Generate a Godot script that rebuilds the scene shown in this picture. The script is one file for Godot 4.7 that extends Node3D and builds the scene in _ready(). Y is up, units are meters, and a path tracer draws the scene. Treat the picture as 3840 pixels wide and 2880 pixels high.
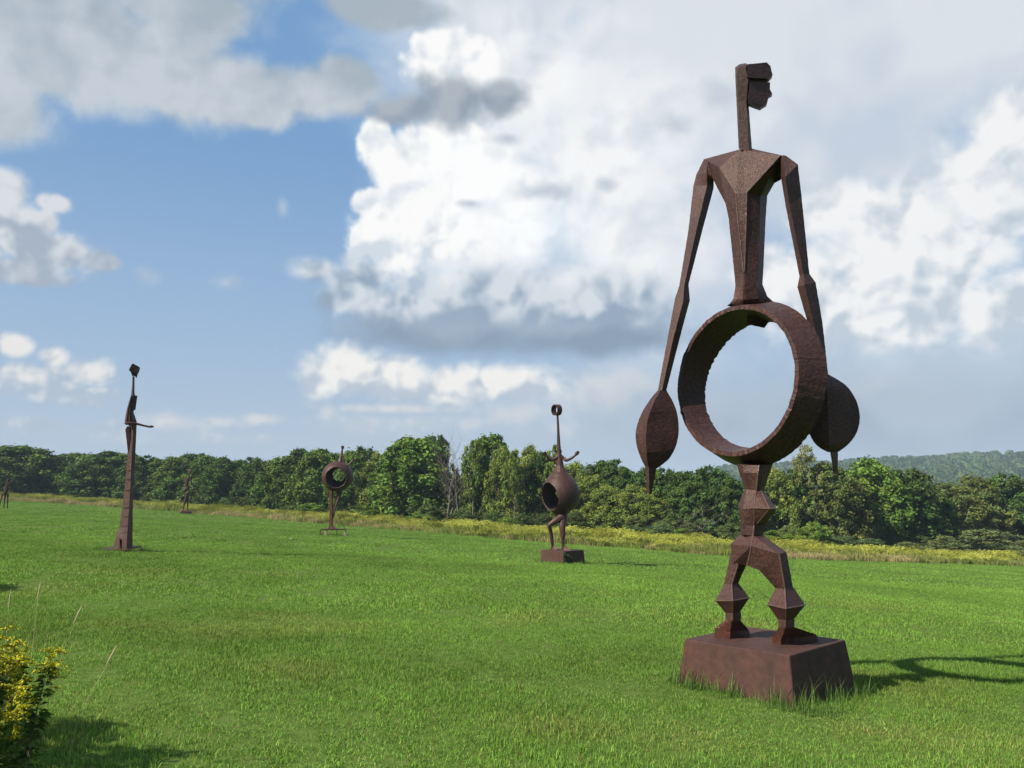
extends Node3D
# A lawn with rusted steel figure sculptures, a goldenrod meadow, a forest edge and a far wooded hill under cumulus.

const EYE := 1.6
var rng := RandomNumberGenerator.new()
var wob := FastNoiseLite.new()      # shape noise for welded steel and ground
var patchy := FastNoiseLite.new()   # wide colour patches in the lawn
var used := {}
var M := {}
var sky_noise := FastNoiseLite.new()
var sky_fine := FastNoiseLite.new()
var sky_soft := FastNoiseLite.new()
var clouds := []
var sky_rows := []
var sky_w := 0
var sky_h := 0
var sky_az0 := 0.0
var sky_az1 := 0.0
var sky_el0 := 0.0
var sky_el1 := 0.0


func _ready():
	rng.seed = 20
	wob.seed = 3
	wob.frequency = 1.0
	wob.fractal_octaves = 2
	patchy.seed = 9
	patchy.frequency = 0.11
	patchy.fractal_octaves = 4
	var cam := Camera3D.new()
	cam.name = "camera"
	add_child(cam)
	cam.position = Vector3(0, EYE, 0)
	cam.rotation_degrees = Vector3(7.56, 0, 0)
	cam.fov = 51.07
	cam.near = 0.1
	cam.far = 6000.0
	cam.current = true
	var env := Environment.new()
	env.background_mode = Environment.BG_SKY
	env.sky = Sky.new()
	env.sky.sky_material = make_sky()
	env.background_energy_multiplier = 0.57
	env.tonemap_mode = Environment.TONE_MAPPER_LINEAR
	env.tonemap_exposure = 1.75
	env.sdfgi_enabled = true
	env.ssao_enabled = true
	env.ssil_enabled = true
	env.fog_enabled = true
	env.fog_light_color = Color(0.74, 0.84, 0.95)
	env.fog_density = 0.00025
	var we := WorldEnvironment.new()
	we.name = "environment"
	we.environment = env
	add_child(we)
	var sun := DirectionalLight3D.new()
	sun.name = "sun"
	sun.light_color = Color(1.0, 0.95, 0.86)
	sun.light_energy = 1.6
	sun.light_angular_distance = 1.0
	sun.shadow_enabled = true
	sun.sky_mode = DirectionalLight3D.SKY_MODE_LIGHT_ONLY
	add_child(sun)
	sun.look_at_from_position(Vector3(-40, 40, 20), Vector3(-40, 40, 20) + Vector3(0.655, -0.643, -0.395), Vector3.UP)

	make_materials()
	make_ground()
	make_hill_forest()
	make_trees()
	make_shrubs()
	make_meadow()
	make_lawn()
	big_figure()
	pear_sculpture()
	sphere_sculpture()
	robed_figure()
	distant_figure()
	edge_figure()
	base_grass()
	foreground_plants()

# ---------------------------------------------------------------- helpers

func mix_at(a: Array, i: int) -> Array:
	var out := []
	for s in a: out.append(s[i])
	return out


func numbered(called: String) -> String:
	var k: int = used.get(called, 0)
	used[called] = k + 1
	return called if k == 0 else "%s_%03d" % [called, k]


func tag(o: Node, label: String, category := "", group := "", kind := ""):
	o.set_meta("label", label)
	if category: o.set_meta("category", category)
	if group: o.set_meta("group", group)
	if kind: o.set_meta("kind", kind)
	return o


func thing(called: String, label: String, category: String, at: Vector3, turn := 0.0, group := "") -> Node3D:
	var o := Node3D.new()
	o.name = numbered(called)
	add_child(o, true)
	o.position = at
	o.rotation.y = turn
	tag(o, label, category, group)
	return o


func part(called: String, mesh: Mesh, mat: Material, parent: Node, stuff := false) -> MeshInstance3D:
	var o := MeshInstance3D.new()
	o.name = called
	o.mesh = mesh
	if mat: o.material_override = mat
	parent.add_child(o, true)
	if stuff: o.set_meta("kind", "stuff")
	return o


func v(x: float, y: float, z: float) -> Vector3:
	return Vector3(x, y, z)


func ground_at(x: float, z: float) -> float:
	var d := -z
	var h := -(0.058 * 250.0 * tanh(x / 250.0) + 0.039 * 260.0 * tanh(d / 260.0))
	h += 0.05 * wob.get_noise_2d(x * 0.22, z * 0.22) * smoothstep(4.0, 14.0, Vector2(x - 2.7, z + 9.0).length())
	var r := sqrt(x * x + z * z)
	if r > 330.0:
		var az := rad_to_deg(atan2(x, d))
		var top := 49.0 * smoothstep(6.0, 15.5, az) + 11.0 * smoothstep(15.0, 30.0, az)
		if az > 60.0: top *= 1.0 - 0.5 * smoothstep(60.0, 150.0, az)
		top *= 1.0 + 0.05 * wob.get_noise_2d(az * 0.09, 3.0) + 0.02 * wob.get_noise_2d(az * 0.31, 8.0)
		h = lerpf(h, -22.0 + 6.0 * wob.get_noise_2d(x * 0.004, z * 0.004), smoothstep(330.0, 480.0, r))
		h += top * smoothstep(470.0, 1350.0, r)
	return h


func on_ground(x: float, z: float) -> Vector3:
	return Vector3(x, ground_at(x, z), z)


# A mesh from flat facets; points are shared in `pos`, so the triangles stay closed when they are roughened.
class Bag:
	var pos := PackedVector3Array()
	var col := PackedColorArray()
	var nor := PackedVector3Array()
	var colored := false
	func tri(a: Vector3, b: Vector3, c: Vector3):
		pos.append(a); pos.append(b); pos.append(c)
	func ctri(a: Vector3, b: Vector3, c: Vector3, k: Color):
		pos.append(a); pos.append(b); pos.append(c)
		col.append(k); col.append(k); col.append(k)
	func quad(a: Vector3, b: Vector3, c: Vector3, d: Vector3):
		tri(a, b, c); tri(a, c, d)
	func mesh() -> ArrayMesh:
		var arr := []
		arr.resize(Mesh.ARRAY_MAX)
		arr[Mesh.ARRAY_VERTEX] = pos
		if col.size() == pos.size() and pos.size(): arr[Mesh.ARRAY_COLOR] = col
		if nor.size() == pos.size() and pos.size(): arr[Mesh.ARRAY_NORMAL] = nor
		var m := ArrayMesh.new()
		m.add_surface_from_arrays(Mesh.PRIMITIVE_TRIANGLES, arr)
		return m


var across := false   # whether the weld beads of the piece in hand run across it

func rough(p: Vector3, amp: float) -> Vector3:
	if amp <= 0.0: return p
	var q := p * (Vector3(14, 75, 14) if across else Vector3(75, 14, 75))
	var r := p * 16.0
	return p + amp * Vector3(wob.get_noise_3d(q.x, q.y, q.z) + 0.35 * wob.get_noise_3d(r.x, r.y, r.z), 0.6 * wob.get_noise_3d(q.y + 40.0, q.z, q.x), wob.get_noise_3d(q.z + 90.0, q.x, q.y) + 0.35 * wob.get_noise_3d(r.z + 30.0, r.x, r.y))


# a triangle cut into cells of about `cell` metres and roughened like hammered and welded plate
func facet(b: Bag, a0: Vector3, b0: Vector3, c0: Vector3, cell := 0.035, amp := 0.004):
	var n := clampi(int(ceil(maxf(a0.distance_to(b0), maxf(b0.distance_to(c0), c0.distance_to(a0))) / cell)), 1, 60)
	var prev := []
	for i in n + 1:
		var row := []
		var s := float(i) / n
		var l := a0.lerp(b0, s)
		var r := a0.lerp(c0, s)
		for j in i + 1:
			row.append(rough(l.lerp(r, float(j) / maxf(i, 1.0)), amp))
		for j in i:
			b.tri(prev[j], row[j], row[j + 1])
			if j < i - 1: b.tri(prev[j], row[j + 1], prev[j + 1])
		prev = row


func skin(b: Bag, secs: Array, cap0 := false, cap1 := false, cell := 0.035, amp := 0.004):
	for i in secs.size() - 1:
		var s: Array = secs[i]
		var t: Array = secs[i + 1]
		var n: int = s.size()
		for j in n:
			var k := (j + 1) % n
			strip(b, s[j], s[k], t[k], t[j], cell, amp)
	for e in [0, 1]:
		if (e == 0 and cap0) or (e == 1 and cap1):
			var s: Array = secs[0] if e == 0 else secs[-1]
			for j in range(1, s.size() - 1): facet(b, s[0], s[j], s[j + 1], cell, amp)


# a four-cornered facet a-b (one end) to d-c (other end), cut into cells
func strip(b: Bag, a0: Vector3, b0: Vector3, c0: Vector3, d0: Vector3, cell: float, amp: float):
	var nu := clampi(int(ceil(maxf(a0.distance_to(b0), d0.distance_to(c0)) / cell)), 1, 60)
	var nv := clampi(int(ceil(maxf(a0.distance_to(d0), b0.distance_to(c0)) / cell)), 1, 90)
	var prev := []
	for i in nv + 1:
		var row := []
		var l := a0.lerp(d0, float(i) / nv)
		var r := b0.lerp(c0, float(i) / nv)
		for j in nu + 1:
			row.append(rough(l.lerp(r, float(j) / nu), amp))
		if i > 0:
			for j in nu: b.quad(prev[j], prev[j + 1], row[j + 1], row[j])
		prev = row


func lofted(secs: Array, cap0 := false, cap1 := false, cell := 0.035, amp := 0.004) -> ArrayMesh:
	var b := Bag.new()
	skin(b, secs, cap0, cap1, cell, amp)
	return b.mesh()


# a flat outline given by its near rim and its far rim
func slab(near: Array, far: Array, cell := 0.035, amp := 0.003) -> ArrayMesh:
	var b := Bag.new()
	var n := near.size()
	for j in n:
		strip(b, near[j], near[(j + 1) % n], far[(j + 1) % n], far[j], cell, amp)
	var flat := PackedVector2Array()
	for p in near: flat.append(Vector2(p.x, p.y))
	var idx := Geometry2D.triangulate_polygon(flat)
	for i in range(0, idx.size(), 3):
		facet(b, near[idx[i]], near[idx[i + 1]], near[idx[i + 2]], cell, amp)
		facet(b, far[idx[i]], far[idx[i + 1]], far[idx[i + 2]], cell, amp)
	return b.mesh()


# a round limb along points with one radius each
func limb_rings(pts: Array, rad: Array, sides := 10, flat := 1.0, steps := 1) -> Array:
	var rings := []
	var p := []
	var rr := []
	for i in pts.size() - 1:
		for s in steps:
			var t := float(s) / steps
			p.append((pts[i] as Vector3).cubic_interpolate(pts[i + 1], pts[maxi(i - 1, 0)], pts[mini(i + 2, pts.size() - 1)], t))
			rr.append(lerpf(rad[i], rad[i + 1], smoothstep(0.0, 1.0, t)))
	p.append(pts[-1])
	rr.append(rad[-1])
	var side := Vector3(0, 0, 1)
	for i in p.size():
		var dir: Vector3 = (p[mini(i + 1, p.size() - 1)] - p[maxi(i - 1, 0)]).normalized()
		if absf(dir.dot(side)) > 0.95: side = Vector3(1, 0, 0)
		var u := dir.cross(side).normalized()
		var w := u.cross(dir).normalized()
		var ring := []
		for k in sides:
			var a := TAU * k / sides
			ring.append(p[i] + (u * cos(a) + w * sin(a) * flat) * float(rr[i]))
		rings.append(ring)
	return rings


func limb(pts: Array, rad: Array, sides := 10, flat := 1.0, steps := 3, cell := 0.06, amp := 0.004) -> ArrayMesh:
	return lofted(limb_rings(pts, rad, sides, flat, steps), true, true, cell, amp)


func box_between(lo: Vector3, hi: Vector3, cell := 0.12, amp := 0.003) -> ArrayMesh:
	return lofted([[v(lo.x, lo.y, lo.z), v(hi.x, lo.y, lo.z), v(hi.x, lo.y, hi.z), v(lo.x, lo.y, hi.z)], [v(lo.x, hi.y, lo.z), v(hi.x, hi.y, lo.z), v(hi.x, hi.y, hi.z), v(lo.x, hi.y, hi.z)]], true, true, cell, amp)


# a pedestal: a square block that narrows upwards, its edges a little rounded
func pedestal(a: float, b: float, h: float, sink: float, amp := 0.003) -> ArrayMesh:
	var secs := []
	for s in [[-sink, b + (b - a) * sink / h, 0.008], [h - 0.010, a + (b - a) * 0.010 / h, 0.008], [h - 0.002, a - 0.003, 0.010], [h, a - 0.010, 0.010]]:
		var r: float = s[1]
		var e: float = s[2]
		secs.append([v(-r + e, s[0], r), v(r - e, s[0], r), v(r, s[0], r - e), v(r, s[0], -r + e), v(r - e, s[0], -r), v(-r + e, s[0], -r), v(-r, s[0], -r + e), v(-r, s[0], r - e)])
	return lofted(secs, false, true, 0.08, amp)

# ---------------------------------------------------------------- sky

func cloud(blobs: Array, amp: float, freq: float, soft: float, lit: Color, shade: Color, el0: float, el1: float, relief := 1.0, most := 1.0):
	var lo := 999.0
	var hi := -999.0
	for q in blobs:
		lo = minf(lo, q[1] - q[3] * (1.0 + amp))
		hi = maxf(hi, q[1] + q[3] * (1.0 + amp))
	clouds.append({"b": blobs, "amp": amp, "freq": freq, "soft": soft, "lit": lit, "shade": shade, "el0": el0, "el1": el1, "relief": relief, "most": most, "lo": lo, "hi": hi})


func make_sky() -> PanoramaSkyMaterial:
	sky_noise.seed = 5
	sky_noise.frequency = 1.0
	sky_noise.fractal_octaves = 7
	sky_noise.fractal_gain = 0.55
	sky_soft.seed = 17
	sky_soft.frequency = 1.0
	sky_soft.fractal_octaves = 3
	sky_soft.fractal_gain = 0.45
	sky_fine.seed = 11
	sky_fine.frequency = 1.0
	sky_fine.fractal_type = FastNoiseLite.FRACTAL_RIDGED
	sky_fine.fractal_octaves = 5
	sky_fine.fractal_gain = 0.45
	cloud([[14,14,13,5.5], [12,9,9,3], [30,8,14,3]], 0.6, 6.0, 1.0, Color(0.86, 0.885, 0.915), Color(0.78, 0.83, 0.88), 8.0, 16.0, 0.7, 0.72)
	cloud([[13.6,30.0,25,10], [27.7,27.8,16,9], [1.6,33.1,14,5], [20,22,14,7], [48,30,20,9], [10,44,30,11], [12,18,8,8]], 0.40, 4.2, 0.75, Color(0.885, 0.90, 0.92), Color(0.79, 0.83, 0.88), 16.0, 29.0, 0.55, 0.95)
	cloud([[-32.1,8.7,1.2,0.9], [-30.0,8.2,1.0,0.9], [-31.2,6.8,2.6,1.2], [-28.1,7.4,1.6,1.1], [-29.0,6.0,3.0,0.8], [-31.2,4.0,3.6,0.6], [-26.5,3.9,2.0,0.7], [-37,6.5,3.5,1.4]], 0.55, 20.0, 0.6, Color(0.935, 0.925, 0.91), Color(0.70, 0.755, 0.82), 5.0, 8.6, 0.8, 0.96)
	cloud([[-23.4,4.3,2.2,0.9], [-21.7,4.3,1.7,0.8], [-19.6,4.6,2.1,0.6], [-17.7,4.8,2.2,0.5], [-25.5,3.4,3.2,0.6], [-20.0,3.5,5.0,0.5]], 0.55, 18.0, 1.0, Color(0.89, 0.88, 0.875), Color(0.74, 0.785, 0.84), 3.2, 4.9, 0.7, 0.9)
	cloud([[-0.4,5.3,6,1.6], [6.3,6.8,7,2.8], [4.4,4.1,8,1.2], [24,6,6,1.8], [40,6,8,2], [-8,3.6,8,1.0]], 0.6, 9.0, 1.0, Color(0.87, 0.87, 0.875), Color(0.72, 0.77, 0.83), 3.5, 7.5, 0.8, 0.8)
	cloud([[-13.7,7.9,1.9,2.1], [-11.7,8.3,3.6,2.2], [-8.4,7.8,4.2,1.9], [-4.2,7.3,4.2,1.8], [-0.4,7.6,5.0,1.6]], 0.44, 15.0, 0.65, Color(0.975, 0.965, 0.945), Color(0.745, 0.785, 0.835), 6.0, 8.2, 0.8, 0.97)
	cloud([[-8.3,5.7,6.5,0.5], [-10.7,4.6,4.4,0.9], [-5.7,4.7,5.0,0.8], [-12.9,5.0,1.2,1.2]], 0.5, 14.0, 1.1, Color(0.92, 0.90, 0.885), Color(0.76, 0.80, 0.845), 4.0, 5.4, 0.7, 0.9)
	cloud([[25.5,4.8,16,4.4], [14.6,5.1,10,3.6], [42,6,14,5]], 0.3, 5.0, 1.0, Color(0.70, 0.755, 0.81), Color(0.62, 0.69, 0.755), 2.0, 8.0, 0.4, 0.95)
	cloud([[26.9,15.1,7.2,5.2], [31.6,18.1,4.8,4.6], [33.2,21.7,2.9,2.9], [23.0,18.3,3.5,2.3], [25.8,11.4,7.4,3.0], [20.5,13.1,3.8,3.9], [31.9,11.0,4.8,2.9], [17.8,15.0,2.3,2.3], [40,14,7,6]], 0.44, 11.0, 0.62, Color(0.965, 0.965, 0.965), Color(0.765, 0.81, 0.855), 7.2, 13.5, 1.1, 0.97)
	cloud([[-1.4,21.3,9,7.5], [-2.3,16.6,8.5,5], [6.5,23.0,11,9], [8.5,17.6,8,6], [-3.4,29.0,5,3], [1.6,28.0,9,6], [-2.5,14.6,9,3.4], [5,14.5,8,3]], 0.34, 8.0, 1.0, Color(0.965, 0.97, 0.975), Color(0.81, 0.845, 0.89), 10.5, 17.0, 0.8, 1.0)
	cloud([[-9.9,24.2,1.4,1.7], [-8.5,22.6,2.4,2.6], [-10.0,19.8,1.7,1.5], [-8.6,18.0,3.2,3.4], [-5.0,21.3,5.4,5.0], [-4.6,29.3,3.4,2.2], [-6.1,30.1,1.9,1.2], [-11.2,17.4,0.62,1.2]], 0.50, 15.0, 0.34, Color(0.99, 0.99, 0.985), Color(0.83, 0.865, 0.905), 13.5, 18.5, 0.9, 1.0)
	cloud([[-1.0,20.5,5.5,4.6], [1.5,18.0,4.5,3.0], [-4,23,4,3]], 0.45, 9.0, 1.0, Color(1.03, 1.03, 1.03), Color(0.93, 0.945, 0.96), 10.0, 14.0, 1.0, 0.8)
	cloud([[-13.8,15.2,2.5,1.0], [-11.0,14.5,3.0,1.9], [-8.1,12.9,6.0,2.5], [-0.4,13.2,9.5,3.2], [6.5,13.1,6.5,2.9], [-11.9,13.2,2.8,1.3]], 0.42, 13.0, 0.75, Color(0.845, 0.87, 0.90), Color(0.585, 0.66, 0.74), 10.4, 16.0, 0.7, 0.97)
	cloud([[-4.2,11.0,11,1.7], [5.5,10.7,10,1.6]], 0.40, 8.0, 0.9, Color(0.63, 0.695, 0.76), Color(0.545, 0.62, 0.70), 10.0, 12.6, 0.5, 0.97)
	cloud([[-7.2,26.4,2.9,1.5], [-4.4,26.9,3.7,2.1], [-1.0,27.1,2.5,1.6], [-9.4,26.0,1.7,0.95], [-12,26.2,2,0.8]], 0.5, 12.0, 0.75, Color(0.675, 0.71, 0.75), Color(0.58, 0.63, 0.685), 24.5, 28.5, 0.6, 0.97)
	cloud([[-0.6,24.5,1.7,0.5], [-3.2,20.2,1.2,0.4], [7.1,21.4,1.1,0.7], [2.2,21.0,3.2,0.9], [12,25,1.8,0.9], [15.5,26.5,2.2,1.4]], 0.65, 15.0, 1.1, Color(0.76, 0.80, 0.845), Color(0.70, 0.745, 0.80), 20.0, 25.0, 0.4, 0.75)
	cloud([[-31.4,26.9,7.5,4.4], [-34.8,22.6,4.6,2.9], [-25.0,26.6,7,3.6], [-20.6,26.1,4.8,2.3], [-17.9,25.4,2.2,1.6], [-15.2,26.7,3.4,1.9], [-12.3,27.5,2.8,1.9], [-9.5,32.1,4.5,1.5], [-23.5,30.3,5.0,2.0], [-35.7,26.5,7.5,4.6], [-28,33,10,4], [-40,33,12,5]], 0.40, 9.5, 0.5, Color(0.785, 0.815, 0.85), Color(0.66, 0.71, 0.755), 33.0, 23.0, 0.6, 0.98)
	cloud([[-33.3,17.8,1.5,1.8], [-32.6,15.7,2.8,2.1], [-30.5,14.6,3.1,1.6], [-32.1,13.2,4.0,0.9], [-27.7,14.4,1.2,0.6], [-30.7,17.6,1.1,0.7], [-31.0,16.4,0.9,1.0], [-35.4,15.4,3.6,3.0]], 0.42, 15.0, 0.55, Color(0.87, 0.88, 0.895), Color(0.655, 0.705, 0.765), 12.9, 17.5, 0.75, 0.97)
	cloud([[-25.0,13.8,0.9,0.85], [-19.8,13.9,1.3,0.6], [-16.5,19.2,0.5,1.0]], 0.5, 20.0, 1.3, Color(0.83, 0.85, 0.87), Color(0.72, 0.76, 0.81), 13.0, 15.0, 0.6, 0.65)
	# the rest of the sky carries the same kinds of cloud
	var r := RandomNumberGenerator.new()
	r.seed = 77
	for i in 46:
		var az := r.randf_range(44.0, 316.0)
		var el := r.randf_range(3.0, 62.0)
		var big := r.randf_range(2.0, 9.0) * (0.6 + el / 50.0)
		var bl := []
		for k in 6:
			bl.append([az + r.randf_range(-1.0, 1.0) * big / cos(deg_to_rad(el)), el + r.randf_range(-0.3, 0.4) * big, big * r.randf_range(0.4, 0.9), big * r.randf_range(0.25, 0.5)])
		var w := r.randf_range(0.72, 1.0)
		cloud(bl, 0.55, 7.0, 0.4, Color(w, w, w), Color(0.63, 0.70, 0.78), el - 0.4 * big, el + 0.5 * big)
	var W := 4096
	var H := 2048
	# coarse for the whole dome, fine where the camera looks
	sky_window(-180.0, 180.0, 0.0, 90.0, 720, 180)
	var up := sky_image()
	up.resize(W, H / 2, Image.INTERPOLATE_CUBIC)
	var img := Image.create(W, H, false, Image.FORMAT_RGB8)
	img.fill(Color(0.42, 0.47, 0.42))
	img.blit_rect(up, Rect2i(0, 0, W, H / 2), Vector2i(0, 0))
	var c0 := 1592
	var c1 := 2504
	var r1 := 1024
	var r0 := 560
	sky_window((c0 / 4096.0 - 0.5) * 360.0, (c1 / 4096.0 - 0.5) * 360.0, 90.0 - r1 / 2048.0 * 180.0, 90.0 - r0 / 2048.0 * 180.0, c1 - c0, r1 - r0)
	img.blit_rect(sky_image(), Rect2i(0, 0, c1 - c0, r1 - r0), Vector2i(c0, r0))
	# a panorama begins straight ahead (-z) at its left edge
	var turned := Image.create(W, H, false, Image.FORMAT_RGB8)
	turned.blit_rect(img, Rect2i(W / 2, 0, W / 2, H), Vector2i(0, 0))
	turned.blit_rect(img, Rect2i(0, 0, W / 2, H), Vector2i(W / 2, 0))
	var m := PanoramaSkyMaterial.new()
	m.panorama = ImageTexture.create_from_image(turned)
	m.energy_multiplier = 1.0
	return m


func sky_window(a0: float, a1: float, e0: float, e1: float, w: int, h: int):
	sky_az0 = a0; sky_az1 = a1; sky_el0 = e0; sky_el1 = e1; sky_w = w; sky_h = h
	sky_rows = []
	sky_rows.resize(h)
	var job := WorkerThreadPool.add_group_task(sky_row, h)
	WorkerThreadPool.wait_for_group_task_completion(job)


func sky_image() -> Image:
	var all := PackedByteArray()
	for row in sky_rows: all.append_array(row)
	return Image.create_from_data(sky_w, sky_h, false, Image.FORMAT_RGB8, all)


func sky_row(y: int):
	var out := PackedByteArray()
	out.resize(sky_w * 3)
	var el := lerpf(sky_el1, sky_el0, (y + 0.5) / sky_h)
	var ce := cos(deg_to_rad(el))
	var se := sin(deg_to_rad(el))
	var near := []
	for c in clouds:
		if el > c.lo - 2.0 and el < c.hi + 2.0: near.append(c)
	near.reverse()
	# clear air: pale and a little milky near the horizon, deeper blue above
	var air := Color(0.705, 0.775, 0.845).lerp(Color(0.615, 0.725, 0.845), smoothstep(1.0, 13.0, el)).lerp(Color(0.475, 0.630, 0.805), smoothstep(9.0, 26.0, el)).lerp(Color(0.33, 0.50, 0.74), smoothstep(26.0, 80.0, el))
	for x in sky_w:
		var az := lerpf(sky_az0, sky_az1, (x + 0.5) / sky_w)
		var ra := deg_to_rad(az)
		var d := Vector3(sin(ra) * ce, se, -cos(ra) * ce)
		var col := Color(0, 0, 0)
		var left := 1.0
		for c in near:
			var q := -9.0
			for b in c.b:
				var da: float = az - b[0]
				if da > 180.0: da -= 360.0
				elif da < -180.0: da += 360.0
				var dx: float = da * ce / b[2]
				if dx > 1.7 or dx < -1.7: continue
				var dy: float = (el - b[1]) / b[3]
				if dy > 1.7 or dy < -1.7: continue
				q = maxf(q, 1.0 - sqrt(dx * dx + dy * dy))
			if q < -0.7: continue
			var p: Vector3 = d * float(c.freq)
			p += Vector3(sky_soft.get_noise_3dv(p * 0.7), sky_soft.get_noise_3dv(p * 0.7 + Vector3(31, 7, 2)), 0.0) * 0.16
			var n := sky_noise.get_noise_3dv(p * 1.5)
			var puff := sky_fine.get_noise_3dv(p * 1.2)
			var q2: float = q + 0.17 + float(c.amp) * (0.75 * n - 0.34 * (puff + 0.12))
			var a: float = smoothstep(0.0, float(c.soft), q2) * float(c.most)
			if a <= 0.003: continue
			var lp := p + Vector3(-0.16, 0.20, 0.05)
			var s0 := sky_soft.get_noise_3dv(p * 1.25)
			var rel := (s0 - sky_soft.get_noise_3dv(lp * 1.25)) * 1.15 + (n - sky_noise.get_noise_3dv((p + Vector3(-0.07, 0.09, 0.02)) * 1.5)) * 0.85 - 0.14 * (puff + 0.1)
			var t := smoothstep(float(c.el0), float(c.el1), el + 0.7 * s0 * absf(float(c.el1) - float(c.el0)))
			t = clampf(t + rel * float(c.relief), 0.0, 1.0)
			var k: Color = (c.shade as Color).lerp(c.lit, t)
			col += k * (a * left)
			left *= 1.0 - a
			if left < 0.01: break
		col += air * left
		# thin moist air in front of everything low down
		col = col.lerp(Color(0.72, 0.775, 0.83), 0.42 * (1.0 - smoothstep(0.0, 9.0, el)))
		var g := fmod(absf(sin(x * 12.9898 + y * 78.233) * 43758.5453), 1.0) - 0.5
		out[x * 3] = clampi(int(col.r * 255.0 + 0.5 + g), 0, 255)
		out[x * 3 + 1] = clampi(int(col.g * 255.0 + 0.5 + g), 0, 255)
		out[x * 3 + 2] = clampi(int(col.b * 255.0 + 0.5 + g), 0, 255)
	sky_rows[y] = out

# ---------------------------------------------------------------- materials

func noise_tex(seed_: int, freq: float, colors: Array, octaves := 4, size := 512, as_normal := false) -> NoiseTexture2D:
	var n := FastNoiseLite.new()
	n.seed = seed_
	n.frequency = freq
	n.fractal_octaves = octaves
	var t := NoiseTexture2D.new()
	t.width = size
	t.height = size
	t.seamless = true
	t.noise = n
	if colors.size():
		var g := Gradient.new()
		g.offsets = PackedFloat32Array()
		var offs := PackedFloat32Array()
		var cols := PackedColorArray()
		for i in colors.size():
			offs.append(float(i) / (colors.size() - 1))
			cols.append((colors[i] as Color).linear_to_srgb())
		g.offsets = offs
		g.colors = cols
		t.color_ramp = g
	return t


func rust(seed_: int, scale: Vector3, dark: Color, mid: Color, light: Color, rel: float, roughness := 0.5, patch_scale := Vector3(0.8, 0.35, 0.8)) -> StandardMaterial3D:
	var m := StandardMaterial3D.new()
	m.albedo_texture = noise_tex(seed_, 0.02, [dark, dark, mid, light, light], 5)
	m.uv1_triplanar = true
	m.uv1_scale = scale
	m.roughness = roughness
	m.metallic = 0.1
	m.metallic_specular = 0.36
	m.heightmap_enabled = true
	m.heightmap_texture = noise_tex(seed_ + 50, 0.035, [], 4)
	m.heightmap_scale = rel
	# broad patches of darker scale and fresh orange rust over the whole piece
	m.detail_enabled = true
	m.detail_blend_mode = BaseMaterial3D.BLEND_MODE_MUL
	m.detail_uv_layer = BaseMaterial3D.DETAIL_UV_2
	m.uv2_triplanar = true
	m.uv2_scale = patch_scale
	m.detail_albedo = noise_tex(seed_ + 90, 0.012, [Color(0.42, 0.47, 0.50), Color(0.62, 0.64, 0.65), Color(0.74, 0.73, 0.72), Color(0.85, 0.77, 0.71), Color(1.0, 0.72, 0.52)], 5, 512)
	return m


func leafy(backlight := 0.5, roughness := 0.55) -> StandardMaterial3D:
	var m := StandardMaterial3D.new()
	m.vertex_color_use_as_albedo = true
	m.roughness = roughness
	m.metallic_specular = 0.3
	m.cull_mode = BaseMaterial3D.CULL_DISABLED
	m.backlight_enabled = true
	m.backlight = Color(backlight, backlight, backlight * 0.7)
	return m


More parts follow.
